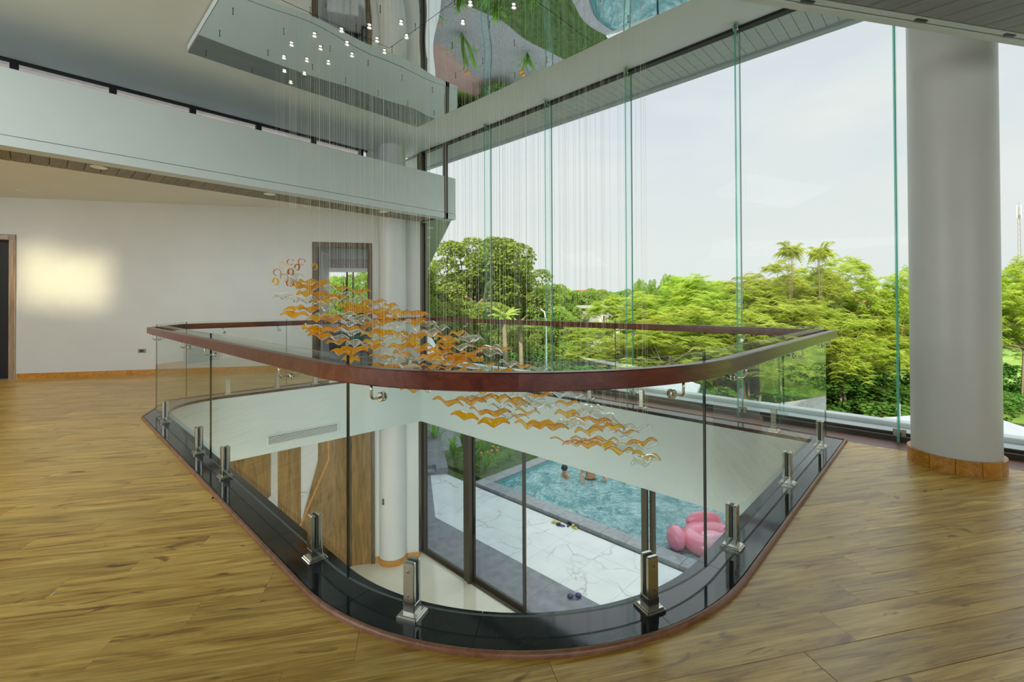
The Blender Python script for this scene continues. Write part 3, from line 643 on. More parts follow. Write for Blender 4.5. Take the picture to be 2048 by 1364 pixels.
# ------------------------------------------------------------------ curtain wall: glass, fins, frame
cw = empty('window_1', kind='structure', label='full-height frameless glass curtain wall with upright glass fins')
fy = [6.07, 4.64, 3.20, 1.765, .345, -1.09, -2.5]; edges = [7.38] + fy + [-5.0]
for y1, y0 in zip(edges[:-1], edges[1:]):
    mb = MB(); mb.box(XG + .01, XG + .022, y0 + .003, y1 - .003, .07, 4.60); o = mb.obj('glass_pane', M['curtain'], cw)
MB().box(XG + .01, XG + .022, 7.46, 8.22, .07, 4.60).obj('glass_pane', M['curtain'], cw)
def slabglass(name, x0, x1, y0, y1, z0, z1, parent, mside=0, thin='y'):
    mb = MB(); mb.box(x0, x1, y0, y1, z0, z1); mb.m = [1, 1, 0, 0, 1, 1] if thin == 'y' else [0, 0, 1, 1, 1, 1]
    return mb.obj(name, [M['fin'], M['edge']], parent)
for y in fy:
    slabglass('glass_fin', XG - .165, XG - .004, y - .010, y + .010, .012, 4.60, cw)
    MB().bbox(XG - .03, XG - .002, y - .05, y - .012, .04, .11, .004).bbox(XG - .03, XG - .002, y + .012, y + .05, .04, .11, .004).objs('fin_clamp', M['steel'], cw)
    MB().bbox(XG - .15, XG - .11, y + .011, y + .03, 4.54, 4.6, .004).bbox(XG - .06, XG - .02, y + .011, y + .03, 4.52, 4.6, .004).bbox(XG - .15, XG - .11, y - .03, y - .011, 4.54, 4.6, .004).objs('fin_clamp', M['steel'], cw)
    MB().box(XG + .002, XG + .009, y - .006, y + .006, .07, 4.60).obj('silicone_joint', pm('grey_silicone', (.22, .24, .25), .6) if 'sil' not in M else M['sil'], cw)
MB().box(XG - .065, XG - .02, -5.0, 8.25, 0, .045).box(XG + .005, XG + .03, -5, 8.25, 0.0, .07).objs('frame_sill', M['alum'], cw)
MB().box(XG - .05, XG + .04, -5.0, 8.3, 4.585, 4.62).obj('frame_head', M['blackgap'], cw)
MB().bbox(XG - .05, XG + .05, 7.395 - .0, 7.395 + .055, 3.07, 4.6, .003).objs('frame_post', M['alum'], cw)
MB().bbox(XG - .06, XG + .06, 8.22, 8.34, ZL, 4.6, .004).bbox(XG + .05, XG + .085, 8.18, 8.26, ZL, 4.6, .003).objs('frame_post', M['alum'], cw)
# roof overhang outside
ov = empty('ceiling_overhang', kind='structure', label='grey boarded roof overhang outside the glass wall')
_ob = MB().bbox(0, .62, .002, .122, 0, .02, .003).mesh('soffit_board', M['soffitgrey'])
for k in range(116):
    y0 = -5 + .125 * k
    if y0 > 9.4: break
    put('soffit_board', _ob, ov, loc=(XG + .06, y0, 4.60))
MB().box(XG + .04, XG + .06, -5, 9.5, 4.59, 4.64).obj('edge_trim', M['soffitgrey'], ov)
MB().bbox(6.46, 6.56, -6, 9.6, 4.565, 4.95, .01).obj('roof_edge', M['fasciagrey'], ov)
MB().box(-6.5, 6.5, -6, 9.1, 4.74, 4.95).obj('roof_slab', M['fasciagrey'], ov)
# ledge outside the glass
lg = empty('trim_3', kind='structure', label='pale concrete ledge with a white upstand outside the glass wall')
MB().box(XG + .03, 6.22, -6, 8.3, -.30, .035).obj('ledge', M['concrete'], lg)
MB().bbox(6.20, 6.36, -6, 8.6, -.34, .085, .01).obj('upstand', M['upstand'], lg)
# wing building going away beyond the corner
wb = empty('wing_building', (5.9, 8.45, ZL), label='white side wing of the house with a deep flat canopy beyond the corner column', category='building')
wl0 = Vector((5.9, 8.45, ZL)); 
def Wg(s, t, z): p = Vector((5.98, 8.35, 0)) + A * s + B * t; return (p.x - wl0.x, p.y - wl0.y, z - ZL)
MB().box(-.45, -.25, .3, 30, ZL + .01, 3.08, T=Wg).obj('wall', M['bandpaint'], wb)
MB().prism([(6.05, 7.62), (5.78, 7.62), (5.78, 8.45), (5.98 + B.x * 33 - .3, 8.35 + B.y * 33 + .2), (6.05 + B.x * 34 + .2, 7.62 + B.y * 34)], 3.09 - ZL, 3.5 - ZL, T=lambda x, y, z: (x - wl0.x, y - wl0.y, z)).obj('canopy', noisy('olive_canopy', (.30, .36, .22), (.34, .40, .25), 2, .6), wb)
MB().prism([(6.06, 7.60), (6.08, 7.58), (6.08 + B.x * 34, 7.58 + B.y * 34), (6.05 + B.x * 34, 7.62 + B.y * 34)], 3.10 - ZL, 3.55 - ZL, T=lambda x, y, z: (x - wl0.x, y - wl0.y, z)).obj('canopy_edge', M['bandpaint'], wb)
for k in range(3): 
    p = Vector((6.02, 8.3, 0)) + B * (.4 + 1.6 * k) + A * .05; MB().lathe([(.075, 0), (.07, -.008)], (p.x - wl0.x, p.y - wl0.y, 3.088 - ZL), 20).obj('canopy_light', M['lens'], wb)
MB().prism([(p[0], p[1]) for p in (Wg(-.1, .2, 0), Wg(.42, -.4, 0), Wg(.42, 9, 0), Wg(-.1, 9, 0))], -.3 - ZL, .06 - ZL).obj('ledge', M['upstand'], wb)
# ------------------------------------------------------------------ lower storey
lf = empty('floor_lower', kind='structure', label='beige polished tile floor of the lower hall')
for i in range(12):
    for j in range(17):
        x0, y0 = XG - .05 - .8 * (i + 1), -4.6 + .8 * j
        if x0 < -3.5: continue
        c = Vector((x0 + .4, y0 + .4, 0))
        if (c - WO).dot(B) > .7: continue
        put('floor_tile', bpy.data.meshes.get('floor_tile') or MB().bbox(.0008, .7992, .0008, .7992, -.02, 0, .0006).mesh('floor_tile', M['beige']), lf, loc=(x0, y0, ZL))
# dark diamond inlay
ci = Vector((3.45, 4.65)); 
def dia(r, o_=ci): return [(o_.x + r, o_.y), (o_.x, o_.y + r), (o_.x - r, o_.y), (o_.x, o_.y - r)]
mb = MB(); o1, o2 = dia(1.9), dia(1.55)
for i in range(4): mb.prism([o1[i], o1[(i + 1) % 4], o2[(i + 1) % 4], o2[i]], ZL, ZL + .0015)
mb.obj('inlay_band', M['darktile'], lf)
MB().box(-6.2, XG - .04, -5.2, 9.9, ZL - .3, ZL - .021).obj('floor_bed', M['subfloor'], lf)
lw = MB(); T_ = wallT
lw.box(-6.5, 4.75, -.20, .0, ZL, -.951, T=T_).obj('wall_lower', M['wall'], kind='structure')
MB().box(-6.3, -6.15, -5.2, 16, ZL, -.06).box(-6.2, -3, -5.35, -5.2, ZL, -.06).box(3.5, 5.9, -5.35, -5.2, ZL, -.06).obj('wall_lower_rear', M['wall'], kind='structure')
bs = empty('baseboard_lower', kind='structure')
for s0, s1 in ((3.87, 4.0), (4.42, 4.76)): MB().bbox(s0, s1, -.218, -.20, ZL, ZL + .11, .003, T=T_).obj('skirting_board', M['base'], bs)
# walnut cladding, white panels and stair cheek on the lower wall
wp = empty('wall_panelling', W3(2.6, -.2, ZL), label='walnut veneer wall cladding with a slanting stair cheek in the lower hall', category='wall panel')
wpl = Vector(W3(2.6, -.2, ZL))
def prism_w(poly, t0, t1):   # polygon in (s, z) swept along t
    mb = MB(); mb.prism(poly, t0, t1, T=lambda s, z, t: tuple(Vector(W3(s, t, z)) - wpl)); return mb
def pw(name, poly, t0, t1, mat):
    o = prism_w(poly, t0, t1).obj(name, mat, wp); bm = bmesh.new(); bm.from_mesh(o.data); bmesh.ops.recalc_face_normals(bm, faces=bm.faces); bm.to_mesh(o.data); bm.free(); return o
pw('wood_panel', [(-.6, -.96), (1.89, -.96), (1.89, -2.43), (1.80, -2.55), (-.6, -2.55)], -.24, -.205, M['panelwood'])
pw('wood_panel', [(2.03, -.96), (2.24, -.96), (2.24, -3.99), (2.03, -3.99)], -.25, -.205, M['panelwood'])
pw('wood_panel', [(2.245, -.96), (2.45, -.96), (2.45, -3.99), (2.245, -3.99)], -.255, -.205, M['panelwood'])
pw('white_door_leaf', [(2.45, -.96), (2.77, -.96), (2.77, -3.99), (2.45, -3.99)], -.235, -.205, M['whitedoor'])
pw('wood_panel', [(2.77, -.96), (2.90, -.96), (2.90, -2.0), (2.77, -2.0)], -.245, -.205, M['panelwood'])
pw('white_post', [(2.905, -.96), (2.965, -.96), (2.965, -2.0), (2.905, -2.0)], -.245, -.205, M['whitedoor'])
ck = pw('stair_cheek', [(2.99, -.96), (3.33, -.96), (3.33, -3.99), (2.10, -3.99), (2.47, -3.0)], -.30, -.25, M['panelwood'])
pw('cheek_trim', [(2.965, -.96), (2.995, -.96), (2.995, -1.80), (2.49, -3.0), (2.115, -3.99), (2.08, -3.99), (2.46, -2.98), (2.965, -1.79)], -.31, -.245, M['base'])
pw('door_handle', [(2.46, -2.42), (2.56, -2.42), (2.56, -2.44), (2.48, -2.44), (2.48, -2.48), (2.46, -2.48)], -.27, -.236, M['steel'])
pw('keyhole_plate', [(2.64, -2.55), (2.665, -2.55), (2.665, -2.64), (2.64, -2.64)], -.24, -.235, M['blackgap'])
dl, T3 = doorframe('door_3', 3.46, 3.78, 1.0, M['darkwood'], kind='structure'); bpy.data.objects.remove(dl.children[0]); 
for ch in list(dl.children): bpy.data.objects.remove(ch)
dl.location = W3(3.6, -.2, ZL); dlo = Vector(W3(3.6, -.2, ZL)); T3 = lambda s, t, z: tuple(Vector(W3(s, t, z)) - dlo)
dl['label'] = 'tall dark wooden door in the lower hall beside the column'
MB().bbox(3.345, 3.40, -.26, -.2, ZL, -1.30, .004, T=T3).bbox(3.80, 3.86, -.26, -.2, ZL, -1.30, .004, T=T3).bbox(3.345, 3.86, -.26, -.2, -1.3, -1.24, .004, T=T3).objs('door_frame', M['darkwood'], dl)
MB().bbox(3.405, 3.795, -.235, -.205, ZL + .01, -1.31, .004, T=T3).obj('doorway_panel', M['panelwood'], dl)
def wall_plate(name, s, z, w, h, t, label, cat, holes):
    e0 = Vector(W3(s, t, z)); T = lambda s_, t_, z_: tuple(Vector(W3(s + s_, t + t_, z + z_)) - e0)
    e = empty(name, e0, label=label, category=cat)
    MB().bbox(-w / 2, w / 2, -.012, 0, -h / 2, h / 2, .002, T=T).obj('cover_plate', noisy(name + '_bronze', (.20, .18, .13), (.24, .21, .16), 20, .35, metal=.6), e)
    for a0, a1, b0_, b1 in holes: MB().bbox(a0, a1, -.015, -.0121, b0_, b1, .0008, T=T).obj('insert', M['blackgap'], e)
wall_plate('wall_socket', -.42, .46, .125, .075, -.001, 'bronze electrical socket plate low on the upper back wall', 'socket', [(-.035, .035, -.022, .022)])
wall_plate('light_switch', 4.02, -2.63, .12, .13, -.30, 'bronze switch plate on the lower wall beside the column', 'switch', [(-.045, -.005, -.05, -.005), (.005, .045, -.05, -.005), (-.045, .045, .01, .05)])
for o in [x for x in bpy.data.objects if x.name == 'light_switch']: o.location = Vector((4.93, 8.33, -2.70))
# air grille on the slab edge
gp = Vector((3.0, 7.545, -.755)); vg = empty('air_grille', gp, label='white slotted air grille on the slab edge below the balustrade', category='grille')
def gy(x): return 7.58 - (x - 1.80) * .0473
ga = math.atan(-.0473); vg.rotation_euler = (0, 0, ga); vg.location = (3.0, gy(3.0) - .006, -.755)
MB().bbox(-.56, .56, -.008, 0, -.075, -.062, .002).bbox(-.56, .56, -.008, 0, .062, .075, .002).bbox(-.56, -.535, -.008, 0, -.062, .062, .002).bbox(.535, .56, -.008, 0, -.062, .062, .002).objs('frame', M['bandpaint'], vg)
for k in range(5): MB().bbox(-.535, .535, -.012, -.002, -.056 + .0235 * k, -.056 + .0235 * k + .012, .002).obj('slat', M['bandpaint'], vg)
MB().box(-.535, .535, -.0015, 0, -.062, .062).obj('backing', M['blackgap'], vg)
# sliding doors of the lower hall
def sliding(name, label, y0, y1, x, wpost=.05, group=None):
    e = empty(name, (x, (y0 + y1) / 2, ZL), label=label, category='glass door', group=group); h = 3.04; m = (y0 + y1) / 2
    for ya, yb in ((y0, y0 + wpost), (y1 - wpost, y1)): MB().bbox(-.025, .025, ya - m, yb - m, .03, h, .003).obj('stile', M['alum'], e)
    MB().bbox(-.025, .025, y0 + wpost - m, y1 - wpost - m, .03, .10, .003).obj('bottom_rail', M['alum'], e); MB().bbox(-.025, .025, y0 + wpost - m, y1 - wpost - m, h - .06, h, .003).obj('top_rail', M['alum'], e)
    MB().box(-.006, .006, y0 + wpost - m, y1 - wpost - m, .10, h - .06).obj('glass_pane', M['doorglass'], e); return e
sliding('glass_door', 'fixed glazed panel next to the round column in the lower hall', 6.80, 8.20, XG)
e = sliding('glass_door', 'framed sliding glass panel with a black pull, parked beside the thick post', 5.30, 6.66, XG + .05)
MB().bbox(-.035, -.026, .60, .64, .9, 1.25, .003).obj('pull_handle', M['blackgap'], e)
sliding('glass_door', 'sliding glass panel behind the paired thin posts beyond the open gap', 1.2, 2.98, XG + .05, .07)
sliding('glass_door', 'glazed panel of the lower hall nearest the viewer, mostly behind the slab edge', -1.2, 1.1, XG)
MB().bbox(XG - .08, XG + .08, 6.66, 6.80, ZL, -.95, .006).bbox(XG - .10, XG - .02, 6.60, 6.67, ZL, -.95, .006).bbox(XG - .06, XG - .0, 2.98, 3.06, ZL, -.95, .004).box(XG - .06, XG + .1, -5, 8.25, ZL - .02, ZL + .028).objs('frame_post', M['alum'], cw)
# ------------------------------------------------------------------ room beyond the doorway
rm = MB(); rm.box(-1.2, 4.75, 5.6, 5.75, 0, .72, T=wallT).box(-1.2, 1.9, 5.6, 5.75, .72, 2.42, T=wallT).box(4.3, 4.75, 5.6, 5.75, .72, 2.42, T=wallT).box(-1.2, 4.75, 5.6, 5.75, 2.42, 3.3, T=wallT)
rm.box(-1.35, -1.2, .16, 5.75, 0, 3.3, T=wallT).box(4.75, 4.9, .3, 5.6, 0, 3.3, T=wallT)
rm.obj('wall_side_room', M['wall'], kind='structure')
MB().box(-1.2, 4.8, .0, 5.6, -.05, .001, T=wallT).obj('floor_side_room', M['roomfloor'], kind='structure')
MB().box(-1.2, 4.8, .16, 5.6, 3.28, 3.32, T=wallT).obj('ceiling_side_room', M['ceil'], kind='structure')
w3 = empty('window_3', kind='structure', label='window of the side room with dark mullions and trees outside')
MB().box(1.9, 4.3, 5.62, 5.66, 2.38, 2.44, T=wallT).box(1.9, 4.3, 5.62, 5.66, .70, .76, T=wallT).box(1.9, 1.95, 5.62, 5.66, .7, 2.4, T=wallT).box(4.25, 4.3, 5.62, 5.66, .7, 2.4, T=wallT).objs('frame', M['blackgap'], w3)
for s_ in (2.55, 2.74): MB().box(s_, s_ + .045, 5.60, 5.67, .72, 2.42, T=wallT).obj('mullion', M['blackgap'], w3)
MB().box(2.78, 4.3, 5.61, 5.66, 1.0, 1.04, T=wallT).obj('mullion', M['blackgap'], w3)
MB().box(1.9, 4.3, 5.635, 5.645, .7, 2.42, T=wallT).obj('window_pane', M['curtain'], w3)
def local(nm, s, t, **kw):
    e0 = Vector(W3(s, t, 0)); e = empty(nm, e0, **kw); return e, (lambda s_, t_, z_: tuple(Vector(W3(s + s_, t + t_, z_)) - e0))
cu, T = local('roller_blind', 3.1, 5.5, label='striped brown pelmet and half-raised blind over the side room window', category='blind')
MB().bbox(-1.3, 1.3, -.04, .04, 2.50, 2.78, .01, T=T).obj('pelmet', M['louvre'], cu); MB().bbox(-1.25, 1.25, -.02, .03, 2.36, 2.50, .01, T=T).obj('blind_fabric', M['canvas'], cu)
td, T = local('platform_bed', 2.75, 4.2, label='low grey-blue upholstered platform seen through the open doorway', category='bed')
MB().bbox(-.95, 1.05, -.5, .9, .10, .42, .03, T=T).obj('base', M['sofa'], td); MB().bbox(-.9, 1.0, -.45, .9, .42, .55, .04, T=T).obj('mattress', M['sofa'], td)
for sx in (-.85, .9):
    for sy in (-.42, .8): MB().bbox(sx, sx + .06, sy, sy + .06, 0, .10, .005, T=T).obj('leg', M['blackgap'], td)
sf, T = local('armchair', 3.62, 3.6, label='dark blue armchair at the right of the doorway view', category='chair')
MB().bbox(-.35, .35, -.3, .35, .08, .42, .04, T=T).obj('seat', M['sofa'], sf); MB().bbox(-.35, .35, .22, .38, .42, .85, .05, T=T).obj('backrest', M['sofa'], sf)
for sx in (-.38, .28): MB().bbox(sx, sx + .1, -.3, .3, .3, .6, .03, T=T).obj('armrest', M['sofa'], sf)
MB().bbox(-.3, -.25, -.25, -.2, 0, .1, .004, T=T).bbox(.25, .3, -.25, -.2, 0, .1, .004, T=T).bbox(-.3, -.25, .25, .3, 0, .1, .004, T=T).bbox(.25, .3, .25, .3, 0, .1, .004, T=T).objs('leg', M['blackgap'], sf)
hb, T = local('wooden_headboard', 2.95, 5.4, label='walnut panel standing under the side room window', category='headboard')
MB().bbox(-.55, .75, -.04, .04, .3, .95, .01, T=T).obj('panel', M['panelwood'], hb); MB().bbox(-.85, -.57, -.03, .03, .3, .92, .01, T=T).obj('side_panel', M['whitedoor'], hb); MB().bbox(-.5, -.44, -.04, .04, 0, .3, .004, T=T).bbox(.6, .66, -.04, .04, 0, .3, .004, T=T).objs('foot', M['blackgap'], hb)
lamp('side_room_area_lamp', 'AREA', 35, (1, .98, .95), loc=W3(2.6, 3.0, 3.2), direction=(0, 0, -1), size=2.0)  # area lamp under the side room ceiling, facing down
# ------------------------------------------------------------------ mirror ceiling
mc = empty('mirror_ceiling', (3.0, 4.0, 4.5), label='rippled mirror-polished steel ceiling panel hung above the void', category='mirror panel')
mx0, mx1, my0, my1 = 1.30, 4.72, 1.2, 6.84
W_ = [(rng.uniform(1.2, 9), rng.uniform(0, 2 * PI), rng.uniform(0, 2 * PI)) for _ in range(26)]
def mz(x, y):
    z = 0
    for k, th, ph in W_: z += math.sin(k * (x * math.cos(th) + y * math.sin(th)) + ph) / (k ** 1.35)
    return .0042 * z
nxp, nyp = 2, 3
for i in range(nxp):
    for j in range(nyp):
        x0 = mx0 + (mx1 - mx0) * i / nxp + .002; x1 = mx0 + (mx1 - mx0) * (i + 1) / nxp - .002; y0 = my0 + (my1 - my0) * j / nyp + .002; y1 = my0 + (my1 - my0) * (j + 1) / nyp - .002
        n_, m_ = 70, 76; mb = MB(); vs = []
        for b_ in range(m_ + 1):
            for a_ in range(n_ + 1):
                x = x0 + (x1 - x0) * a_ / n_; y = y0 + (y1 - y0) * b_ / m_; vs.append((x - 3, y - 4, mz(x, y) + .01 * ((i + j) % 2) * .3))
        mb.add(vs, [(b_ * (n_ + 1) + a_, (b_ + 1) * (n_ + 1) + a_, (b_ + 1) * (n_ + 1) + a_ + 1, b_ * (n_ + 1) + a_ + 1) for b_ in range(m_) for a_ in range(n_)])
        mb.obj('mirror_panel', M['mirror'], mc, smooth=True)
MB().box(mx0 - 3, mx1 - 3, my0 - 4, my1 - 4, .02, .10).obj('backing_frame', M['bandpaint'], mc)
_bolt = MB().lathe([(.004, 0), (.004, -.028), (.007, -.03), (.007, -.036), (.0, -.038)], n=8).mesh('stud', M['alum'])
for i in range(7):
    for j in range(10):
        x = mx0 + .18 + (mx1 - mx0 - .36) * i / 6 + rng.uniform(-.04, .04); y = my0 + .15 + (my1 - my0 - .3) * j / 9 + rng.uniform(-.05, .05)
        put('stud', _bolt, mc, loc=(x - 3, y - 4, mz(x, y)))
spots = [(2.612, 4.723), (2.821, 4.402), (3.015, 4.588), (2.247, 5.335), (2.132, 5.721), (2.422, 5.015), (2.809, 4.903), (2.594, 5.229), (2.413, 5.556), (2.178, 6.093), (2.411, 5.955), (2.632, 5.817), (2.759, 5.427), (3.003, 5.061), (2.309, 6.442), (2.524, 6.317), (2.49, 6.71)]
_ring = MB().lathe([(.024, .004), (.030, -.004), (.026, -.007), (.020, -.002)], n=20, cap=False).mesh('trim_ring', M['white']); _gl = MB().lathe([(.017, 0), (.011, -.004), (0.001, -.005)], n=16).mesh('lamp_lens', M['lampglow'])
for x, y in spots + [(3.3, 3.9), (3.5, 3.3), (3.15, 3.6), (3.7, 2.7)]:
    e = empty('recessed_spotlight', (x, y, 4.487), label='small glowing spotlight set in the mirror ceiling', category='spotlight', group='spotlights in the mirror ceiling')
    put('trim_ring', _ring, e); put('lamp_lens', _gl, e)
_dr = MB().lathe([(.085, 0), (.085, -.006), (.066, -.009), (.064, -.004)], n=32, cap=False).mesh('trim_ring', M['white']); _dl = MB().lathe([(.065, -.004), (.001, -.005)], n=28).mesh('diffuser', M['lens'])
for x, y, z, lb in ((.545, 7.74, 3.088, 'white round downlight in the board soffit, nearest the left wall'), (2.55, 7.74, 3.088, 'white round downlight in the middle of the board soffit'), (4.55, 7.72, 3.088, 'white round downlight in the board soffit beside the far column'),
                   (2.82, 9.6, 3.30, 'flush downlight in the white ceiling above the open dark-framed doorway'), (1.34, 10.5, 3.30, 'flush downlight in the white ceiling above the wall socket'), (-.16, 11.4, 3.30, 'flush downlight in the white ceiling near the black doorway')):
    e = empty('downlight', (x, y, z), label=lb, category='ceiling light', group='round downlights'); put('trim_ring', _dr, e); put('diffuser', _dl, e)
# ------------------------------------------------------------------ chandelier of glass birds
def bird(span, chord, dip, lift, mats, seed):
    r = random.Random(seed); n = 18; vs = []; th = .0035; pts = []
    for i in range(n + 1):
        u = -1 + 2 * i / n; au = abs(u)
        z = lift * (math.sin(min(au / .62, 1) * PI / 2) ** 1.5) - lift * .85 * (max(0, au - .62) / .38) ** 1.4
        w = chord * (1.0 - .80 * au ** 1.25); sweep = .12 * span * math.sin(au * PI / 2) + (.05 * span * (au - .7) if au > .7 else 0)
        x = u * span * .5 * (1 if u > 0 else 1.06)
        for k in range(4):
            v = -1 + 2 * k / 3; pts.append((x, sweep + v * w * .5, z + .10 * w * (1 - v * v) - v * w * .40))
    m = 4; top = [(x, y, z + th) for x, y, z in pts]; bot = [(x, y, z - th) for x, y, z in pts]; N = len(pts); mb = MB(); fs = []; mi = []
    for i in range(n):
        for k in range(3):
            a, b, c, d = i * m + k, i * m + k + 1, (i + 1) * m + k + 1, (i + 1) * m + k; fs += [(a, d, c, b), (N + a, N + b, N + c, N + d)]; mi += [0, 0]
        fs += [(i * m, N + i * m, N + (i + 1) * m, (i + 1) * m), (i * m + 3, (i + 1) * m + 3, N + (i + 1) * m + 3, N + i * m + 3)]; mi += [1, 1]
    for e_ in (0, n * m):
        for k in range(3): fs.append((e_ + k, e_ + k + 1, N + e_ + k + 1, N + e_ + k)); mi.append(1)
    mb.add(top + bot, fs, mi); me = mb.mesh('glass_bird', mats, True)
    bm = bmesh.new(); bm.from_mesh(me); bmesh.ops.recalc_face_normals(bm, faces=bm.faces); bm.to_mesh(me); bm.free(); return me
amb = [bird(.29, .076, .018, .036, [M['amber'], M['amberrim']], 1), bird(.27, .082, .028, .042, [M['honey'], M['amberrim']], 2), bird(.31, .070, .012, .032, [M['amber'], M['amberrim']], 3)]
clr = [bird(.30, .080, .018, .036, [M['clearbird'], M['clearrim']], 4), bird(.27, .085, .026, .042, [M['clearbird'], M['clearrim']], 5)]
def curl(mats):
    mb = MB(); vs = []; n = 18
    for i in range(n + 1):
        a = math.radians(-60 + 300 * i / n); r_ = .045 - .006 * i / n; w = .012
        for rr, yy in ((r_, -w), (r_, w), (r_ - .006, w), (r_ - .006, -w)): vs.append((rr * math.cos(a), yy, rr * math.sin(a)))
    fs = [(i * 4 + k, i * 4 + (k + 1) % 4, (i + 1) * 4 + (k + 1) % 4, (i + 1) * 4 + k) for i in range(n) for k in range(4)]
    mb.add(vs, fs + [(0, 1, 2, 3), (n * 4 + 3, n * 4 + 2, n * 4 + 1, n * 4)], [0] * len(fs) + [1, 1]); return mb.mesh('glass_curl', mats)
cur = [curl([M['amberrim'], M['amberrim']]), curl([M['honey'], M['clearrim']])]
ch = empty('chandelier', (3.0, 4.0, 4.48), label='cascading chandelier of amber and clear glass birds hung on fine wires', category='chandelier')
P0 = Vector((1.92, 5.62)); P1 = Vector((3.92, 2.02)); DR = (P1 - P0).normalized(); DN = Vector((-DR.y, DR.x)) * -1   # DN points towards the viewer
if DN.dot(Vector((F0.x, F0.y))) > 0: DN = -DN
_wire = {}
def wire_mesh(Lw):
    k = round(Lw, 1)
    if k not in _wire: _wire[k] = MB().tube([(0, 0, 0), (0, 0, k)], 0.0008, 4, cap=False).mesh('wire', M['wire'])
    return _wire[k], Lw / k
cnt = 0; cells = []
NU, NV = 25, 13
for i in range(NU):
    for j in range(NV):
        u = (i + .5 + (.5 if j % 2 else 0)) / NU; v = (j + .5) / NV; half = .30 + .70 * math.sin(PI * min(max(u, .04), .94) ** .85)
        vv = (v - .5) * 2
        if abs(vv) > half * 1.02 or u > 1.0: continue
        cells.append((u + rng.uniform(-.012, .012), vv + rng.uniform(-.05, .05)))
rng.shuffle(cells); cells = cells[:212]
for u, vv in cells:
    p = P0 + DR * (P1 - P0).length * u + DN * (-.62 * vv)
    z = 1.60 - 1.62 * u + .30 * vv * 1.0 - .10 * math.sin(u * 7) * .5 + rng.uniform(-.035, .035)
    z = 1.63 - 1.66 * (u ** .92) + .24 * vv + rng.uniform(-.03, .03)
    if z > 1.85: z = 1.85
    is_a = rng.rand() < .60; me = amb[rng.randint(3)] if is_a else clr[rng.randint(2)]
    if u < .05 and vv < 0: continue
    yaw = math.atan2(DR.y, DR.x) + rng.uniform(-.35, .35) + (PI if rng.rand() < .2 else 0)
    rot = (rng.uniform(-.18, .18), rng.uniform(-.16, .16), yaw)
    sc = rng.uniform(.78, 1.06)
    if me in cur: yaw = math.atan2(R0.y, R0.x) + rng.uniform(-.4, .4); rot = (0, rng.uniform(-1.5, 1.5), yaw); sc = rng.uniform(.8, 1.1)
    zl = z - 4.48
    o = put('glass_bird' if me not in cur else 'glass_curl', me, ch, loc=(p.x - 3, p.y - 4, zl), rot=rot, scale=sc)
    wm, s_ = wire_mesh(-zl)
    w = put('wire', wm, ch, loc=(p.x - 3, p.y - 4, zl), scale=(1, 1, s_)); cnt += 1
for (px_, py_), k in zip(((580, 524), (603, 524), (554, 545), (581, 544), (594, 534), (568, 555), (579, 566), (551, 563), (565, 531), (629, 533)), (0, 0, 0, 0, 0, 0, 0, 1, 1, 1)):
    D_ = 5.25 + rng.uniform(-.2, .3); d = FW * F_PX + RT * (px_ - 1024) + UP * (597.5 - py_); d = d / d.dot(FW) * D_; z = EYE + d.z; zl = z - 4.48
    put('glass_curl', cur[k], ch, loc=(d.x - 3, d.y - 4, zl), rot=(0, rng.uniform(-1.5, 1.5), math.atan2(R0.y, R0.x) + rng.uniform(-.4, .4)), scale=rng.uniform(.85, 1.1)); wm, s_ = wire_mesh(-zl)
    put('wire', wm, ch, loc=(d.x - 3, d.y - 4, zl), scale=(1, 1, s_))
print('birds', cnt)
# ------------------------------------------------------------------ pool terrace
tr4 = empty('terrace', (8, 4, ZL), kind='structure', label='pool terrace of white marble and dark grey paving')
def TT(x, y, z): return (x - 8, y - 4, z)
MB().box(XG - .02, 30, -14, 9.75, -.6, -.08, T=TT).box(XG - .02, 9.33, 9.7, 24, -.6, -.08, T=TT).obj('terrace_bed', M['soil'], tr4)
# white marble slabs
_ms = {}
for j in range(-12, 22):
    for i in range(3):
        x0, y0 = 6.905 + .66 * i, -6.5 + 1.32 * j * .75
        x1 = min(x0 + .657, 8.86 if y0 < 9.4 else 9.25)
        if y0 + 1 < -6.5 or y0 > 17: continue
        MB().bbox(x0, x1, y0, y0 + .987, -.08, 0, .002, T=TT).obj('marble_slab', M['marble'], tr4)
for j in range(-8, 14):
    y0 = -6.5 + 1.2 * (j + 8)
    if y0 > 8.8: break
    MB().bbox(XG + .06, 6.90, y0, y0 + 1.198, -.08, .002, .002, T=TT).obj('grey_slab', M['greystone'], tr4)
# grey paving that follows the wing, and raised stone platform
pv = MB(); q0 = Vector((6.9, 9.28)); q1 = q0 + Vector((B.x, B.y)) * 9
pv.prism([(XG + .06, 9.1), (6.9, 9.1), (q0.x, q0.y), (q1.x, q1.y), (q1.x - 3, q1.y + 1.6), (XG - .1, 12)], -.05, .006, T=TT); pv.obj('grey_slab', M['greystone'], tr4)
pf = empty('stone_platform', (8.5, 11.6, ZL), label='raised dark grey stone platform with a notched corner beside the wing', category='platform')
def PT(s, t, z): p = Vector((8.93, 11.35, 0)) + A * s + B * t; return (p.x - 8.5, p.y - 11.6, z)
MB().prism([(0, 0), (0, 8), (-2.2, 8), (-2.2, .33), (-.36, .33), (-.36, 0)], .006, .20, T=PT).obj('upper_step', M['greystone'], pf)
MB().prism([(-.37, .0), (-.37, .32), (-2.2, .32), (-2.2, .0)], .006, .10, T=PT).obj('lower_step', M['greystone'], pf)
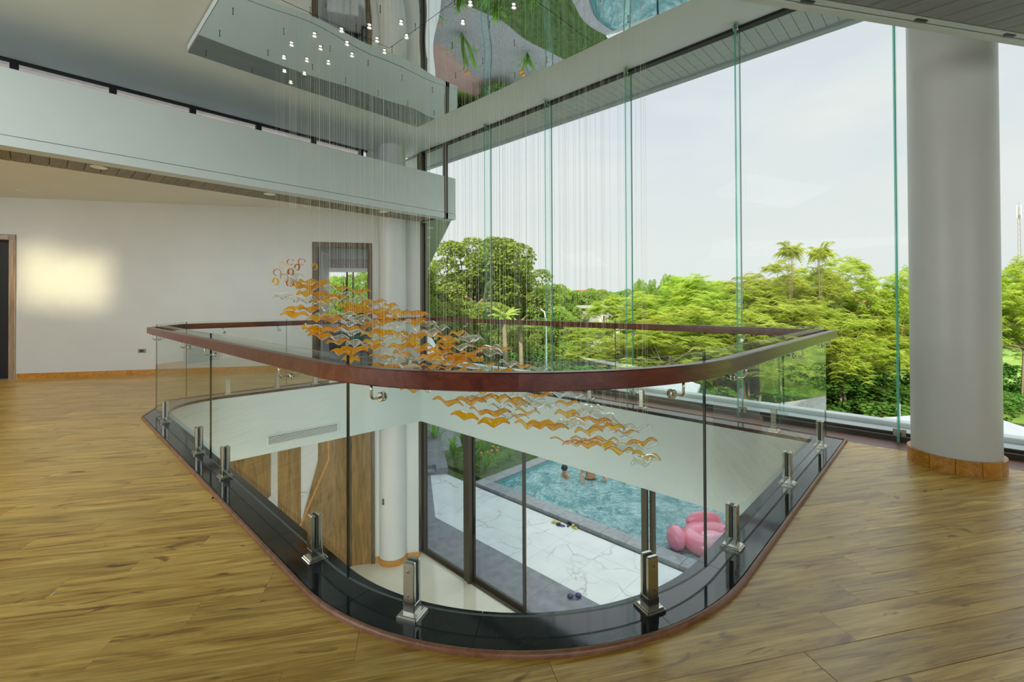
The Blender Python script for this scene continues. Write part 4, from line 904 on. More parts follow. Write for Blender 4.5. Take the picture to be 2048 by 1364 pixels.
# pool: coping stones, basin, water
po = empty('pool', (12, 3, ZL), label='turquoise swimming pool with a grey stone coping', category='swimming pool')
def PO(x, y, z): return (x - 12, y - 3, z)
XP, YP = 9.33, 9.72
for k in range(26):
    y1 = YP + .40 - .62 * k; y0 = y1 - .616
    if y0 < -7: break
    MB().bbox(8.93, XP, y0, y1, -.1, .075, .006, T=PO).obj('coping_stone', M['coping'], po)
for k in range(16):
    x0 = XP + .004 + .62 * k
    if x0 > 18.5: break
    MB().bbox(x0, x0 + .616, YP, YP + .40, -.1, .075, .006, T=PO).obj('coping_stone', M['coping'], po)
for k in range(26):
    y1 = YP - .62 * k
    if y1 < -6.5: break
    MB().bbox(18.3, 18.7, y1 - .616, y1, -.1, .05, .006, T=PO).obj('coping_stone', M['coping'], po)
MB().box(XP - .1, 18.3, -7, YP, -1.5, -1.45, T=PO).box(XP - .06, XP, -7, YP, -1.5, -.02, T=PO).box(XP, 18.3, YP - .02, YP, -1.5, 0, T=PO).box(18.26, 18.3, -7, YP, -1.5, 0, T=PO).objs('basin', M['pooltile'], po)
MB().bbox(XP, 9.68, -7, 9.70, -1.45, -.12, .01, T=PO).bbox(XP, 12.2, 9.3, 9.70, -1.45, -.12, .01, T=PO).objs('underwater_ledge', M['coping'], po)
MB().box(XP, 18.26, -7, YP - .02, -.075, -.06, T=PO).obj('water', M['water'], po)
sp_ = empty('paper_scrap', (.06, 3.02, .001), 1.0, label='tiny curled white scrap lying on the oak boards, left of the void', category='litter')
MB().tube([(-.014, 0, .002), (-.004, .003, .004), (.006, .001, .004), (.014, -.005, .002)], [.0018, .0026, .0026, .0016], 6).obj('scrap', M['white'], sp_)
# small things on the terrace
def shoe(name, x, y, rz, m1, m2, label, cat='sandal', L_=.24):
    e = empty(name, (x, y, ZL + .003), rz, label=label, category=cat)
    P = [(L_ * .5 * math.cos(t) * (1 if math.cos(t) > 0 else .95), .042 * math.sin(t) * (1.0 + .18 * math.cos(t))) for t in np.linspace(0, 2 * PI, 19)[:-1]]
    MB().prism(P, 0, .022).obj('sole', m1, e)
    mb = MB(); vs = []
    for i in range(9):
        a = PI * i / 8
        for xx in (.02, .085): vs.append((xx, .048 * math.cos(a), .018 + .045 * math.sin(a)))
    mb.add(vs, [(2 * i, 2 * i + 1, 2 * i + 3, 2 * i + 2) for i in range(8)]); mb.add([(v[0], v[1] * .93, v[2] - .004) for v in vs], [(2 * i, 2 * i + 2, 2 * i + 3, 2 * i + 1) for i in range(8)]); mb.obj('strap', m2, e)
    return e
shoe('sandal', 8.74, 6.90, 2.2, M['yellow'], M['yellow'], 'yellowish sandal lying against the pool coping')
shoe('sandal', 8.70, 6.74, 1.9, M['navy'], M['blackv'], 'dark sandal lying next to the yellowish one by the coping')
shoe('sandal', 8.86, 6.62, .4, M['blackv'], M['navy'], 'black sandal lying crosswise between the yellow ones')
shoe('sandal', 8.84, 6.42, 1.3, M['yellow'], M['yellow'], 'small yellow sandal lying apart by the pool coping', L_=.17)
gg = empty('swim_goggles', (6.77, 4.94, ZL + .006), .9, label='dark blue swimming goggles lying on the grey paving', category='goggles')
for y_ in (-.075, .075): MB().lathe([(.03, 0), (.055, .01), (.05, .04), (.02, .048)], (0, y_, 0), 16).obj('lens', M['navy'], gg, smooth=True)
MB().tube([(0, -.03, .02), (.0, 0, .03), (0, .03, .02)], .008, 8).obj('bridge', M['navy'], gg)
MB().tube([(0, -.12, .015), (-.07, -.10, .012), (-.10, 0, .012), (-.07, .10, .012), (0, .12, .015)], .006, 6).obj('strap', M['blackv'], gg)
# flamingo float
fm = empty('flamingo_float', (10.30, 3.78, ZL - .06), -.80, label='pink inflatable flamingo float at the pool edge', category='pool float')
mb = MB(); vs = []; n, m = 36, 14
for i in range(n):
    a = 2 * PI * i / n
    for k in range(m):
        b_ = 2 * PI * k / m; r_ = .40 + .22 * math.cos(b_); vs.append((r_ * math.cos(a) * 1.08, r_ * math.sin(a), .17 + .22 * math.sin(b_)))
mb.add(vs, [(i * m + k, i * m + (k + 1) % m, ((i + 1) % n) * m + (k + 1) % m, ((i + 1) % n) * m + k) for i in range(n) for k in range(m)]); 
o = mb.obj('ring', M['pink'], fm, smooth=True); bm = bmesh.new(); bm.from_mesh(o.data); bmesh.ops.recalc_face_normals(bm, faces=bm.faces); bm.to_mesh(o.data); bm.free()
MB().ball((0, 0, .2), (.40, .36, .10), 20, 10).obj('seat_cushion', M['pinkwhite'], fm, smooth=True)
mb = MB(); 
for a in range(24): pass
vs = []; n, m = 28, 14
for i in range(m + 1):
    for k in range(n):
        a = 2 * PI * k / n; ph = PI * i / m; rr = .27 * (1 + .035 * math.cos(10 * ph) * (1 if .3 < ph < 2.8 else 0)); vs.append((-.80 + .20 * math.cos(ph), rr * math.sin(ph) * math.cos(a), .22 + rr * math.sin(ph) * math.sin(a)))
mb.add(vs, [(i * n + k, (i + 1) * n + k, (i + 1) * n + (k + 1) % n, i * n + (k + 1) % n) for i in range(m) for k in range(n)]); mb.obj('tail', M['pink'], fm, smooth=True)
for sy in (-1, 1): MB().ball((.02, sy * .50, .36), (.42, .10, .22), 18, 10).obj('wing', M['pinkwhite'] if sy < 0 else M['pink'], fm, smooth=True)
MB().tube([(.42, 0, .25), (.62, 0, .50), (.68, 0, .85), (.60, 0, 1.12), (.48, 0, 1.25), (.62, 0, 1.30), (.74, 0, 1.2)], [.20, .17, .15, .14, .15, .15, .11], 16).obj('neck', M['pink'], fm, smooth=True)
MB().tube([(.74, 0, 1.2), (.84, 0, 1.08), (.86, 0, .94)], [.11, .09, .02], 14).obj('beak', M['blackv'], fm, smooth=True)
for sy in (-1, 1): MB().ball((.56, sy * .13, 1.32), .03, 8, 6).obj('eye', M['blackv'], fm, smooth=True)
# parasols
def parasol(x, y, zc, hw, rz, label):
    e = empty('parasol', (x, y, ZL), rz, label=label, category='parasol', group='white parasols beyond the pool'); h = zc - ZL
    n = 10; mb = MB(); vs = []
    for i in range(n + 1):
        for j in range(n + 1):
            u, v = -1 + 2 * i / n, -1 + 2 * j / n; r_ = max(abs(u), abs(v)); sag = -.07 * (1 - (2 * min(abs(u), abs(v)) / max(r_, .01) - 1) ** 2) * r_; vs.append((u * hw, v * hw, h + .62 * (1 - r_) + sag * 0 - .03 * math.sin(PI * r_)))
    fs = [(i * (n + 1) + j, (i + 1) * (n + 1) + j, (i + 1) * (n + 1) + j + 1, i * (n + 1) + j + 1) for i in range(n) for j in range(n)]
    N = len(vs); mb.add(vs + [(x_, y_, z_ - .008) for x_, y_, z_ in vs], fs + [tuple(N + k for k in f[::-1]) for f in fs]); mb.obj('canopy', M['canvas'], e)
    v_ = MB()
    for sx, sy, dx, dy in ((-1, -1, 1, 0), (1, -1, 0, 1), (1, 1, -1, 0), (-1, 1, 0, -1)):
        a = (sx * hw, sy * hw); b_ = (a[0] + dx * 2 * hw, a[1] + dy * 2 * hw); v_.add([(a[0], a[1], h), (b_[0], b_[1], h), (b_[0], b_[1], h - .12), (a[0], a[1], h - .12), (a[0] * .995, a[1] * .995, h), (b_[0] * .995, b_[1] * .995, h), (b_[0] * .995, b_[1] * .995, h - .12), (a[0] * .995, a[1] * .995, h - .12)], [(0, 1, 2, 3), (7, 6, 5, 4), (3, 2, 6, 7)])
    v_.obj('valance', M['canvas'], e)
    MB().lathe([(.025, .06), (.025, h + .66), (.04, h + .68), (.01, h + .74)], n=12).obj('pole', M['alum'], e)
    MB().bbox(-.3, .3, -.3, .3, 0, .07, .01).obj('base', M['coping'], e)
    for k in range(4):
        a = PI / 4 + k * PI / 2; MB().tube([(0, 0, h + .55), (hw * 1.38 * math.cos(a), hw * 1.38 * math.sin(a), h - .01)], .012, 6).obj('rib', M['alum'], e)
parasol(14.9, 7.3, -1.62, 1.30, .3, 'white square parasol seen just above the handrail at the middle of the glass wall')
parasol(14.0, -.35, -1.62, 1.55, .75, 'white square parasol beyond the pool, behind the big round column')
# planting bed with strap-leaved clumps
bed = empty('planting_bed', (12, 12.4, ZL), kind='structure', label='planting bed along the far end of the pool')
MB().box(9.36 - 12, 18.6 - 12, 10.13 - 12.4, 13.1 - 12.4, -.4, .03).obj('soil', M['soil'], bed)
def strap(seed):
    r = random.Random(seed); L_ = .75; n = 7; vs = []
    for i in range(n + 1):
        t = i / n; a = 1.25 - 1.75 * t ** 1.3; x = 0; 
        vs.append((t, a))
    x = z = 0; P = []
    for t, a in vs: P.append((x, z, .026 * (math.sin(PI * min(t * 1.15 + .12, 1)) ** .6) if t < .99 else .002)); x += math.cos(a) * L_ / n; z += math.sin(a) * L_ / n
    mb = MB(); V = []
    for x, z, w in P: V += [(x, -w, z + .006), (x, 0, z), (x, w, z + .006)]
    mb.add(V, [f for i in range(n) for f in ((3 * i, 3 * i + 3, 3 * i + 4, 3 * i + 1), (3 * i + 1, 3 * i + 4, 3 * i + 5, 3 * i + 2))]); me = mb.mesh('leaf', M['leaf_strap'])
    at = me.attributes.new('tone', 'FLOAT', 'POINT'); at.data.foreach_set('value', [r.random() * .5 + .5 * (i / len(V)) for i in range(len(V))]); return me
straps = [strap(k) for k in range(3)]
_fl = MB().ball((0, 0, 0), (.05, .05, .03), 8, 5).mesh('flower', M['flower'])
k_ = 0
for (x, y, s_, lb) in ((9.72, 10.45, 1.15, 'in the near corner of the planting bed by the coping'), (10.35, 10.55, 1.1, 'beside the coping, with orange flowers'), (9.85, 11.2, 1.25, 'behind the corner clump of the planting bed'), (11.05, 10.7, 1.1, 'against the far pool coping, right of the flowering clump'),
                       (10.6, 11.5, 1.3, 'in the second row behind the flowering clump'), (11.9, 10.8, 1.1, 'at the far coping near the rippling water'), (9.9, 12.3, 1.3, 'beside the marble paving, third from the coping'), (11.5, 11.9, 1.3, 'in the second row further along the bed'), (10.8, 12.8, 1.3, 'at the back of the bed beside the marble'), (12.7, 11.0, 1.2, 'furthest along the far pool coping'), (12.3, 12.4, 1.3, 'at the back of the bed, furthest from the paving')):
    k_ += 1; e = empty('strap_leaf_plant', (x, y, ZL + .03), label='green strap-leaved clump ' + lb, category='plant', group='strap-leaved clumps in the planting bed')
    for q in range(25):
        put('leaf', straps[q % 3], e, rot=(rng.uniform(-.15, .15), rng.uniform(-.75, .25), q * 2.4 + rng.uniform(-.2, .2)), scale=s_ * rng.uniform(.7, 1.15))
    if k_ in (1, 2, 4):
        for q in range(3): put('flower', _fl, e, loc=(rng.uniform(-.2, .2), rng.uniform(-.2, .2), .62 + rng.uniform(-.08, .1)))
for (x, y, lb) in ((10.6, 14.2, 'alone on the grey paving behind the planting bed'), (13.2, 15.4, 'on the grey paving beside the pink path'), (15.6, 14.0, 'in the middle of the grey paving'), (17.6, 15.6, 'at the outer corner of the grey paving')):
    e = empty('strap_leaf_plant', (x, y, ZL - .02), label='green strap-leaved clump ' + lb, category='plant', group='strap-leaved clumps on the paving')
    for q in range(16): put('leaf', straps[q % 3], e, rot=(rng.uniform(-.15, .15), rng.uniform(-.75, .25), q * 2.4), scale=1.6 * rng.uniform(.7, 1.15))
    for q in range(2): put('flower', _fl, e, loc=(rng.uniform(-.2, .2), rng.uniform(-.2, .2), .9), scale=1.6)
# swimmers
def figure(name, loc, rz, J, Eg, rad, label, hair_c, head_c, shorts=None):
    e = empty(name, loc, rz, label=label, category='person')
    me = bpy.data.meshes.new('body'); me.from_pydata(J, Eg, []); me.materials.append(M['skin']); o = put('body', me, e)
    sk = o.modifiers.new('skin', 'SKIN'); sk.use_smooth_shade = True; me.skin_vertices  # radii below
    for i, r in enumerate(rad): me.skin_vertices[0].data[i].radius = (r, r) if not hasattr(r, '__len__') else r
    me.skin_vertices[0].data[0].use_root = True
    sb = o.modifiers.new('sub', 'SUBSURF'); sb.levels = 2; sb.render_levels = 2
    mb = MB(); c = head_c
    mb.ball((c[0] - .012, c[1], c[2] + .025), (.102, .088, .108), 18, 12, T=None); mb.obj('hair', M['hair'], e, smooth=True)
    for sy in (-1, 1):
        MB().ball((c[0] + .088, c[1] + sy * .032, c[2] + .008), (.008, .013, .008), 8, 6).obj('eye', M['blackv'], e, smooth=True)
    if shorts:
        s = MB(); s.tube(shorts, [.165, .175, .17], 18); s.obj('shorts', M['trunks'], e, smooth=True)
        for o2 in e.children:
            if o2.name.startswith('shorts'): o2.scale = (.78, 1, 1)
    return e
def body_joints(arm='out'):
    J = [(0, 0, 0), (0, 0, .18), (.0, 0, .36), (.01, 0, .48), (.02, 0, .55), (.045, 0, .66), (.05, 0, .76)]     # pelvis..head top
    R = [(.12, .16), (.105, .145), (.115, .165), (.09, .14), (.052, .052), (.085, .072), (.06, .06)]
    Eg = [(0, 1), (1, 2), (2, 3), (3, 4), (4, 5), (5, 6)]
    for sy in (-1, 1):
        b = len(J); J += [(0, sy * .19, .46), (.03, sy * .30, .24), (.22, sy * .36, .12), (.30, sy * .365, .10)]; R += [.058, .045, .034, .03]; Eg += [(3, b), (b, b + 1), (b + 1, b + 2), (b + 2, b + 3)]
        for f, (dy, ln) in enumerate(((-.03, .07), (-.012, .085), (.008, .08), (.026, .065))):
            c_ = len(J); J += [(.345, sy * (.365 + dy), .10), (.345 + ln * .6, sy * (.365 + dy), .092), (.345 + ln, sy * (.365 + dy * 1.1), .078)]; R += [.010, .0088, .0075]; Eg += [(b + 3, c_), (c_, c_ + 1), (c_ + 1, c_ + 2)]
        c_ = len(J); J += [(.31, sy * .325, .095), (.345, sy * .30, .085)]; R += [.011, .009]; Eg += [(b + 3, c_), (c_, c_ + 1)]
        d_ = len(J); J += [(.02, sy * .095, -.10), (.05, sy * .10, -.48), (.0, sy * .10, -.88), (.10, sy * .11, -.94)]; R += [.085, .058, .042, .035]; Eg += [(0, d_), (d_, d_ + 1), (d_ + 1, d_ + 2), (d_ + 2, d_ + 3)]
    return J, Eg, R
J, Eg, R = body_joints()
figure('person', (11.38, 8.62, ZL - .50), 2.6, J, Eg, R, 'dark-haired bare-shouldered swimmer up to the chest in the pool', None, (.045, 0, .69))
figure('person', (11.75, 7.95, ZL - .08), -2.2, J, Eg, R, 'bare-backed person in dark shorts standing waist-deep in the pool', None, (.045, 0, .69), shorts=[(0, 0, .06), (0, 0, -.05), (.02, 0, -.22)])
# ------------------------------------------------------------------ ground, paths, distant things
MB().add([(18.7, -60, ZL - .12), (420, -260, ZL - .12), (420, 420, ZL - .12), (-40, 420, ZL - .12), (-40, 16, ZL - .12), (18.7, 16, ZL - .12)], [(0, 1, 2, 3, 4, 5)]).obj('ground_lawn', M['grass'], kind='structure')
MB().box(18.7, 21.2, -40, 16, ZL - .13, ZL - .06).obj('ground_path', M['pinkpath'], kind='structure')
MB().prism([(21.2, 12.0), (21.2, 10.0), (34, 16), (34, 18.4)], ZL - .13, ZL - .07).obj('ground_path', M['pinkpath'], kind='structure')
MB().box(9.27, 18.7, 19.5, 60, ZL - .5, ZL - .1).obj('ground_back', M['grass'], kind='structure')
MB().box(9.35, 18.7, 13.1, 16.6, ZL - .4, ZL - .02).obj('ground_paving', M['coping'], kind='structure')
MB().box(9.30, 24.0, 16.6, 19.5, ZL - .4, ZL - .04).obj('ground_path', M['pinkpath'], kind='structure')
def at(px, D):
    d = FW * F_PX + RT * (px - 1024); d = d / d.dot(FW) * D; return (d.x, d.y)
def frond_tree(seed, kind):
    """flat layered crown of rosettes: drooping fronds with two rows of leaflets"""
    r = np.random.RandomState(seed)
    if kind == 'tuft': nr = 9; C = np.stack([r.normal(0, .05, nr), r.normal(0, .05, nr), r.uniform(.90, .975, nr)], 1); FL = .15
    else:
        nl = 17; lx = r.uniform(-.30, .30, nl); ly = r.uniform(-.30, .30, nl); lz = r.uniform(.42, .88, nl) - .25 * (lx ** 2 + ly ** 2) ** .5; lr = r.uniform(.10, .19, nl)
        nr = 420; k = r.randint(nl, size=nr); a = r.uniform(0, 2 * PI, nr); q = np.sqrt(r.rand(nr))
        C = np.stack([lx[k] + np.cos(a) * q * lr[k], ly[k] + np.sin(a) * q * lr[k], lz[k] + (1 - q * q) * .08 - .10 * (r.rand(nr) < .35) * r.rand(nr) + r.normal(0, .012, nr)], 1); FL = .058
    nf, nlf = (11, 9) if kind == 'tuft' else (8, 7)
    ci = np.repeat(np.arange(nr), nf * nlf * 2); fi = np.tile(np.repeat(np.arange(nf), nlf * 2), nr); li = np.tile(np.repeat(np.arange(nlf), 2), nr * nf); sg = np.tile([1, -1], nr * nf * nlf)
    ph = r.uniform(0, 6.28, nr)[ci] + fi * 2 * PI / nf + r.uniform(-.2, .2, nr * nf)[ci * nf + fi]; L_ = FL * r.uniform(.7, 1.25, nr * nf)[ci * nf + fi]; el = r.uniform(0.1, 1.0, nr * nf)[ci * nf + fi]
    t = (li + 1.0) / nlf; d = np.stack([np.cos(ph), np.sin(ph), np.zeros_like(ph)], 1); sd = np.stack([-np.sin(ph), np.cos(ph), np.zeros_like(ph)], 1)
    z = np.array([0, 0, 1.0]); base = C[ci] + d * (L_ * t * .9)[:, None] + z * (L_ * (el * t - .75 * t * t))[:, None]
    ll = (L_ * .34 * np.sin(PI * np.clip(t * .75 + .2, 0, 1)))[:, None]; dr = (sd * sg[:, None] * .86 + d * .45 - z * .22); lw_ = ll * .22
    w = d * lw_ - z * lw_ * .2; n = len(ci); v = np.empty((n, 4, 3)); v[:, 0] = base; v[:, 1] = base + dr * ll * .5 + w; v[:, 2] = base + dr * ll - z * ll * .15; v[:, 3] = base + dr * ll * .5 - w
    if kind == 'tuft': v[..., 2] = (v[..., 2] - .93) * .8 + .93
    me = bpy.data.meshes.new('foliage'); me.vertices.add(n * 4); me.vertices.foreach_set('co', v.reshape(-1).astype(np.float32))
    me.loops.add(n * 4); me.loops.foreach_set('vertex_index', np.arange(n * 4, dtype=np.int32)); me.polygons.add(n); me.polygons.foreach_set('loop_start', np.arange(0, n * 4, 4, dtype=np.int32)); me.update(calc_edges=True)
    at_ = me.attributes.new('tone', 'FLOAT', 'POINT'); tv = np.clip(.35 * r.rand(n) + .65 * r.rand(nr)[ci], 0, 1); at_.data.foreach_set('value', np.repeat(tv, 4).astype(np.float32))
    me.materials.append(M['leaf_bright']); tk = MB()
    if kind == 'tuft':
        for q in range(nr): tk.tube([(0, 0, .55), (C[q][0] * .5, C[q][1] * .5, .80), tuple(C[q])], [.002, .0016, .001], 5)
        tk.tube([(0, 0, 0), (.004, 0, .3), (0, 0, .56)], [.006, .005, .0035], 6)
    else:
        st = []
        for b_ in range(2 + seed % 2):
            x0, y0 = r.normal(0, .03), r.normal(0, .03); st.append([(x0, y0, 0), (x0 * 1.6 + r.normal(0, .015), y0 * 1.6, .18), (x0 * 2.2 + r.normal(0, .02), y0 * 2.4, .36), (x0 * 3, y0 * 3, .50)]); tk.tube(st[-1], [.013, .011, .009, .006], 6)
        for q in range(nl):
            a = st[q % len(st)][2 + q % 2]; tk.tube([a, ((a[0] + lx[q]) * .5, (a[1] + ly[q]) * .5, a[2] + (lz[q] - a[2]) * .35), (lx[q], ly[q], lz[q])], [.006, .004, .0015], 5)
    return me, tk.mesh('trunk', M['bark'], True)
def tree_mesh(seed, kind, n_leaf):
    r = np.random.RandomState(seed)
    # crown lobes in a unit space: height 0..1, radius about .38
    if kind == 'feather': nl = 30; lobes = [(r.uniform(-.34, .34), r.uniform(-.34, .34), r.uniform(.38, .93), r.uniform(.10, .17), .42) for _ in range(nl)]
    elif kind == 'bushy': nl = 54; lobes = [(np.clip(r.normal(0, .20), -.36, .36), np.clip(r.normal(0, .20), -.36, .36), r.uniform(.28, .92), r.uniform(.07, .14), .75) for _ in range(nl)]
    elif kind == 'tall': nl = 26; lobes = [(r.normal(0, .16), r.normal(0, .16), r.uniform(.62, .95), r.uniform(.07, .13), .6) for _ in range(nl)]
    else: nl = 30; lobes = [(r.normal(0, .26), r.normal(0, .26), r.uniform(.10, .75), r.uniform(.14, .22), .8) for _ in range(nl)]
    lobes = [(x * (1.15 - .55 * max(0, z - .6) / .4), y * (1.15 - .55 * max(0, z - .6) / .4), z, q, f) for x, y, z, q, f in lobes]
    w = np.array([l[3] ** 2 for l in lobes]); w /= w.sum(); idx = r.choice(nl, n_leaf, p=w); Lb = np.array(lobes)[idx]
    d = r.normal(size=(n_leaf, 3)); d /= np.linalg.norm(d, axis=1)[:, None]; d[:, 2] = np.abs(d[:, 2]) * np.where(r.rand(n_leaf) < .8, 1, -1)
    rad = Lb[:, 3:4] * (1 - .28 * r.rand(n_leaf, 1) ** 1.5)
    c = Lb[:, :3] + d * rad * np.stack([np.ones(n_leaf), np.ones(n_leaf), Lb[:, 4]], 1)
    # leaf orientation: normal near outward, long axis drooping outwards
    out = d * np.array([1, 1, .3]) + r.normal(size=d.shape) * .35; out /= np.linalg.norm(out, axis=1)[:, None]
    nrm = d + r.normal(size=d.shape) * .45 + np.array([0, 0, .7]); nrm -= out * (nrm * out).sum(1)[:, None]; nrm /= np.linalg.norm(nrm, axis=1)[:, None]
    sd = np.cross(out, nrm)
    ll = {'feather': .040, 'bushy': .022, 'tall': .022, 'bush': .05}[kind]; lw_ = {'feather': .0095, 'bushy': .011, 'tall': .009, 'bush': .019}[kind]
    s = (ll * r.uniform(.6, 1.25, n_leaf))[:, None]; wd = (lw_ * r.uniform(.7, 1.2, n_leaf))[:, None]
    v = np.empty((n_leaf, 4, 3)); v[:, 0] = c - out * s * .5; v[:, 1] = c + sd * wd - nrm * wd * .3; v[:, 2] = c + out * s * .5 - np.array([0, 0, .25]) * s; v[:, 3] = c - sd * wd - nrm * wd * .3
    me = bpy.data.meshes.new('foliage'); me.vertices.add(n_leaf * 4); me.vertices.foreach_set('co', v.reshape(-1).astype(np.float32))
    me.loops.add(n_leaf * 4); me.loops.foreach_set('vertex_index', np.arange(n_leaf * 4, dtype=np.int32)); me.polygons.add(n_leaf)
    me.polygons.foreach_set('loop_start', np.arange(0, n_leaf * 4, 4, dtype=np.int32)); me.update(calc_edges=True)
    at_ = me.attributes.new('tone', 'FLOAT', 'POINT'); lt = r.rand(nl)[idx]; tv = np.clip(.55 * r.rand(n_leaf) + .45 * lt, 0, 1)
    at_.data.foreach_set('value', np.repeat(tv, 4).astype(np.float32))
    me.materials.append(M[{'feather': 'leaf_bright', 'bushy': 'leaf_mid', 'tall': 'leaf_mid', 'bush': 'leaf_dark'}[kind]])
    tk = MB(); z1 = {'feather': .62, 'bushy': .6, 'tall': .8, 'bush': .35}[kind]; tr_ = {'feather': .014, 'bushy': .022, 'tall': .011, 'bush': .012}[kind]
    pts = [(r.normal(0, .008) * i, r.normal(0, .008) * i, z1 * i / 6) for i in range(7)]
    tk.tube(pts, [tr_ * (1 - .09 * i) for i in range(7)], 7)
    for q in range(min(nl, 16)):
        l = lobes[q]; a = pts[2 + q % 4]; mid = ((a[0] + l[0]) * .5, (a[1] + l[1]) * .5, a[2] + (l[2] - a[2]) * .35)
        tk.tube([a, mid, (l[0], l[1], l[2])], [tr_ * .5, tr_ * .35, tr_ * .12], 5)
    return me, tk.mesh('trunk', M['bark'], True)
TM = {'feather': [frond_tree(s_, 'feather') for s_ in (1, 2, 3, 11)], 'tuft': [frond_tree(s_, 'tuft') for s_ in (21, 22)], 'bushy': [tree_mesh(s_, 'bushy', 26000) for s_ in (4, 5)], 'tall': [tree_mesh(s_, 'tall', 9000) for s_ in (6, 7)], 'bush': [tree_mesh(s_, 'bush', 7000) for s_ in (8, 9)]}
_lv = {}; REG = []
def tree(px, D, ytop, wpx, kind, label, group=None, zb=ZL - .15, leaf=None, i=0, cat='tree'):
    x, y = at(px, D); h = EYE + (603 - ytop) * D / F_PX - zb; w = wpx * D / F_PX
    f, t = TM[kind][i % len(TM[kind])]
    e = empty('tree' if cat == 'tree' else 'bush', (x, y, zb), rng.uniform(0, 6.28), label=label, category=cat, group=group)
    if kind == 'feather': h *= 1.08
    e.scale = (w / .80, w / .80, h)
    if group: REG.append((group, px, D, e))
    fo = put('foliage', f, e); put('trunk', t, e)
    if leaf:
        if (f.name, leaf) not in _lv: m2 = f.copy(); m2.materials[0] = M[leaf]; _lv[(f.name, leaf)] = m2
        fo.data = _lv[(f.name, leaf)]
    return e
tree(955, 34, 466, 225, 'bushy', 'tallest broad-crowned tree on the left, rising above all others', i=0)
tree(1010, 36, 520, 130, 'bushy', 'rounded tree leaning against the right flank of the tallest tree', i=1)
tree(862, 26, 505, 60, 'feather', 'thin-leaved tree partly hidden behind the black corner post', i=1, leaf='leaf_mid')
tree(1583, 22, 480, 120, 'tuft', 'tall feathery tree with a tuft standing clear against the sky, left one of two', i=0)
tree(1640, 22.5, 485, 120, 'tuft', 'tall feathery tree with a tuft against the sky, right one of two', i=2)
tree(1280, 60, 552, 26, 'tall', 'slender pale-trunked tree above the hedge line, leftmost of three', i=0)
tree(1305, 61, 558, 26, 'tall', 'slender tree above the hedge line, middle one of three', i=1)
tree(1338, 60, 543, 40, 'tall', 'slender tree above the hedge line, tallest of three', i=0)
tree(1795, 23, 528, 130, 'feather', 'bright feathery tree showing between the last glass fin and the column', i=1)
tree(2035, 22, 500, 170, 'feather', 'bright feathery tree at the edge, outside to the far side of the big column', i=2)
tree(2085, 25, 520, 190, 'feather', 'second feathery tree beyond the big column, set further back', i=0)
gl = 'bright feathery-leaved trees in the row beyond the pool'
for k, (px, D, yt, w) in enumerate(((1215, 34, 588, 150), (1290, 31, 580, 170), (1360, 28, 568, 190), (1405, 29, 548, 170), (1455, 26, 545, 200), (1520, 25, 538, 200), (1555, 27, 506, 200), (1625, 26, 512, 210), (1590, 24, 530, 170), (1680, 26, 545, 160), (1735, 24, 595, 160), (1500, 22.5, 590, 190), (1600, 22, 570, 200), (1400, 24, 600, 210), (1300, 26, 625, 190), (1200, 27, 640, 170), (1700, 21, 600, 190), (1960, 25, 540, 190), (1900, 25, 560, 170), (1835, 24, 560, 170), (1340, 23, 640, 200), (1560, 21.5, 630, 210), (1775, 22, 625, 190))):
    tree(px, D, yt, w, 'feather', 'bright yellow-green feathery tree in the dense row beyond the pool', gl, i=k)
gm = 'rounded green trees in the middle distance'
for k, (px, D, yt, w) in enumerate(((880, 45, 560, 110), (915, 30, 590, 120), (985, 28, 600, 120), (1045, 40, 570, 110), (1085, 48, 565, 90), (1130, 52, 572, 90), (1165, 55, 580, 80), (1105, 34, 610, 120), (1060, 31, 640, 110), (1150, 50, 625, 100), (1240, 50, 590, 90), (1200, 62, 575, 70), (900, 30, 640, 120), (960, 29, 650, 120), (1395, 48, 555, 110), (1460, 40, 560, 120), (1270, 70, 572, 70), (1360, 66, 566, 90))):
    tree(px, D, yt, w, 'bushy', 'rounded mid-green tree in the middle distance behind the lawn', gm, i=k)
gf = 'far tree line on the horizon'
for k in range(46):
    px = 700 + k * 33 + rng.uniform(-14, 14); D = rng.uniform(85, 170); tree(px, D, 583 + rng.uniform(-9, 6), 90 + rng.uniform(-20, 30), 'bushy', 'hazy rounded tree far off in the horizon tree line', gf, i=k)
gb = 'dark undergrowth bushes behind the pool'
for k, (px, D, yt, w) in enumerate(((880, 29, 680, 120), (950, 28, 690, 120), (1020, 27, 690, 130), (1090, 28, 700, 120), (1230, 27, 690, 140), (1300, 26, 700, 150), (1500, 25, 715, 160), (1585, 24, 735, 120), (1760, 21.5, 715, 170), (1640, 27, 690, 160), (1440, 26, 695, 160), (1370, 25, 705, 150), (2040, 23, 720, 120), (1560, 28, 680, 160))):
    tree(px, D, yt, w, 'bush', 'dark green undergrowth bush behind the pool', gb, i=k, cat='bush')
# trees outside the side room window
for k, (px, D, yt, w, lb) in enumerate(((680, 27, 545, 90, 'green tree seen through the doorway, in the window of the side room'), (728, 30, 535, 80, 'taller green tree at the right of the side room window'), (640, 33, 560, 80, 'green tree half hidden by the doorway jamb in the side room window'))):
    tree(px, D, yt, w, 'bushy', lb, i=k)
for k, (px, D, yt, w) in enumerate(((660, 26, 630, 90), (720, 27, 630, 90))): tree(px, D, yt, w, 'feather', 'lower feathery tree outside the side room window, ' + ('left' if k == 0 else 'right') + ' one of two', i=k, leaf='leaf_mid')
